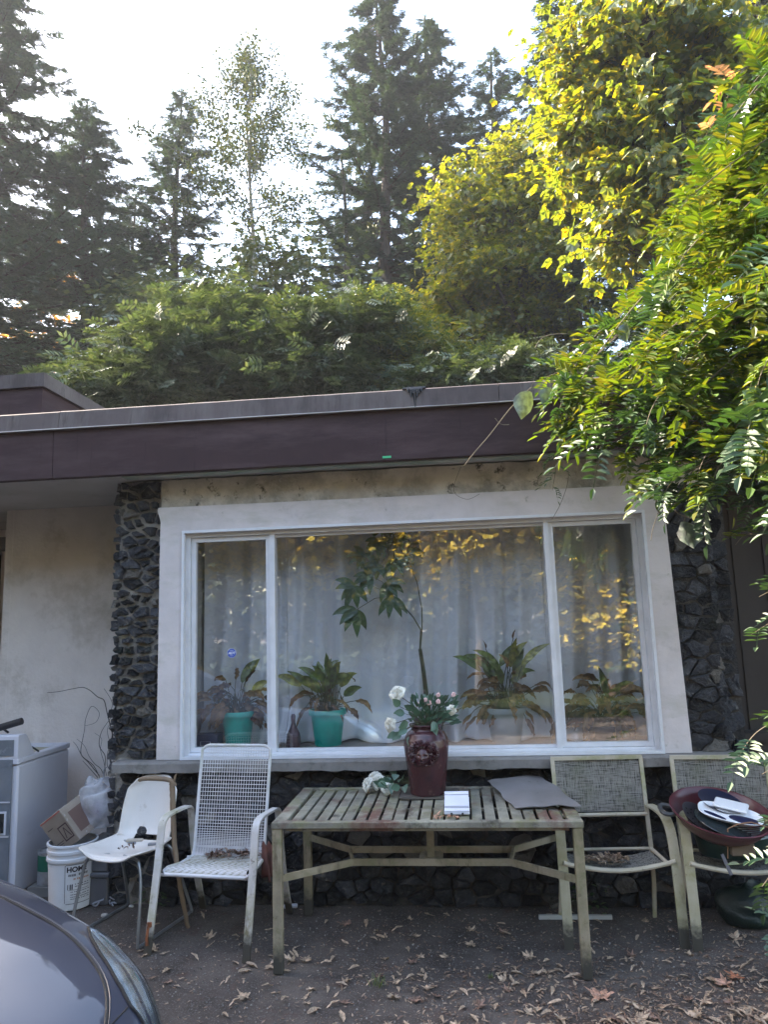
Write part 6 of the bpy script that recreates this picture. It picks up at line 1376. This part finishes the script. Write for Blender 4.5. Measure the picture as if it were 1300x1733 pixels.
# broad curled leaves of a second vine in the wisteria
bm = MB(); rn = random.Random(77); cc = MB(); bmy = MB()
spots = [(1215,650,62),(1160,690,42),(1245,690,40),(1275,610,60),(1285,680,58),(1265,760,52),(1250,795,60),(1190,760,30),(1100,690,40),(1120,735,46),(890,680,44),(925,668,30),(960,655,40),(1010,620,44),(1045,600,40),(1080,620,40),(1000,670,34),(1165,900,40),(1180,905,26),(1120,560,34),(1060,560,30),(1180,600,40),(1220,560,40),(1000,590,30),(1085,820,34),(1230,800,30),(1290,740,50),(985,700,30)]
for i, (px, py, s) in enumerate(spots):
    y = -.95 if px > 1050 else -.72; y -= .25 if px > 1200 else 0; p = at(px, py, 'y', y); L = s/1220*(4.76+y)*1.25; d = unit((rn.uniform(-.6,.3), -.15, rn.uniform(-1,-.2)))
    blade(bmy if i % 6 == 3 and px > 1050 else bm, p-d*L*.4, d, L, L*.72, .5, side=unit((1, rn.uniform(-.7,.7), rn.uniform(-.3,.3))), fold=rn.uniform(.2,.7), n=7, rnd=rn, crinkle=.06); cc.tube([p-d*L*.4, p-d*L*.4+np.array([.04,.03,.10])], .002, 4)
bv = thing('broadleaf_vine', 'vine with large drooping grey-green leaves tangled in the wisteria', 'climbing plant', (3.1,-1.0,0))
cc.tube(smoothpath([(3.1,-1.0,0),(3.0,-1.05,1.2),(3.1,-1.1,2.4),(2.6,-1.1,3.0),(2.0,-1.05,3.1),(1.3,-.95,3.05),(.7,-.75,3.1)], 6), [.02*(1-i/45) for i in range(37)], 6)
part('leaves', bm, leafm('vine_leaf_grey', [(.09,.125,.09),(.07,.11,.075),(.12,.15,.11)], trans=.25, gloss=.3, nscale=30), bv, smooth='all'); part('yellow_leaves', bmy, leafm('vine_leaf_yellow', [(.30,.36,.03),(.36,.38,.03)], trans=.6, tcol=(1.5,1.4,.4)), bv, smooth='all'); part('stem', cc, M_cane, bv)

# ------------------------------------------------------------------ light
SUN_EL, SUN_AZ = math.radians(38), math.radians(-70)   # azimuth from +Y (into the picture) towards -X
w = bpy.data.worlds.new('World'); sc.world = w; w.use_nodes = True; nt = w.node_tree; bg_ = nt.nodes['Background']
sky = nt.nodes.new('ShaderNodeTexSky'); sky.sky_type = 'NISHITA'; sky.sun_disc = False; sky.sun_elevation = SUN_EL; sky.sun_rotation = SUN_AZ; sky.air_density = 1.4; sky.dust_density = 2.5; sky.ozone_density = 1.0
nt.links.new(sky.outputs[0], bg_.inputs[0]); bg_.inputs[1].default_value = .15
ld = bpy.data.lights.new('sun', 'SUN'); ld.energy = 4.5; ld.angle = math.radians(.5); ld.color = (1, .90, .74); lo = bpy.data.objects.new('sun', ld); COL.objects.link(lo)
sd = Vector((math.sin(SUN_AZ)*math.cos(SUN_EL), math.cos(SUN_AZ)*math.cos(SUN_EL), math.sin(SUN_EL))); lo.rotation_euler = sd.to_track_quat('Z', 'Y').to_euler(); lo.location = sd*50
vs = sc.view_settings; vs.view_transform = 'Standard'; vs.look = 'None'; vs.gamma = 1; vs.exposure = 2.6
vs.use_white_balance = True; vs.white_balance_temperature = 6750; vs.white_balance_tint = 12
hz = MB(); hz.bx(-45, 45, -26, 42, -1, 40); hm_, nt2, N2, L2 = newmat('haze_air'); o2 = nd(nt2, 'ShaderNodeOutputMaterial'); pv = nd(nt2, 'ShaderNodeVolumePrincipled', Density=.0008, Anisotropy=.3); pv.inputs['Color'].default_value = (.82,.86,1,1); L2.new(pv.outputs[0], o2.inputs['Volume'])
single('haze', hz, hm_, 'thin morning haze between the trees', 'haze', kind='stuff')
cy = sc.cycles; cy.volume_bounces = 0; cy.volume_max_steps = 64; cy.max_bounces = 8; cy.diffuse_bounces = 4; cy.glossy_bounces = 4; cy.transmission_bounces = 6; cy.transparent_max_bounces = 16; cy.sample_clamp_indirect = 8
cy.use_denoising = True
try: cy.denoiser = 'OPENIMAGEDENOISE'
except Exception: pass
cy.caustics_reflective = False; cy.caustics_refractive = False
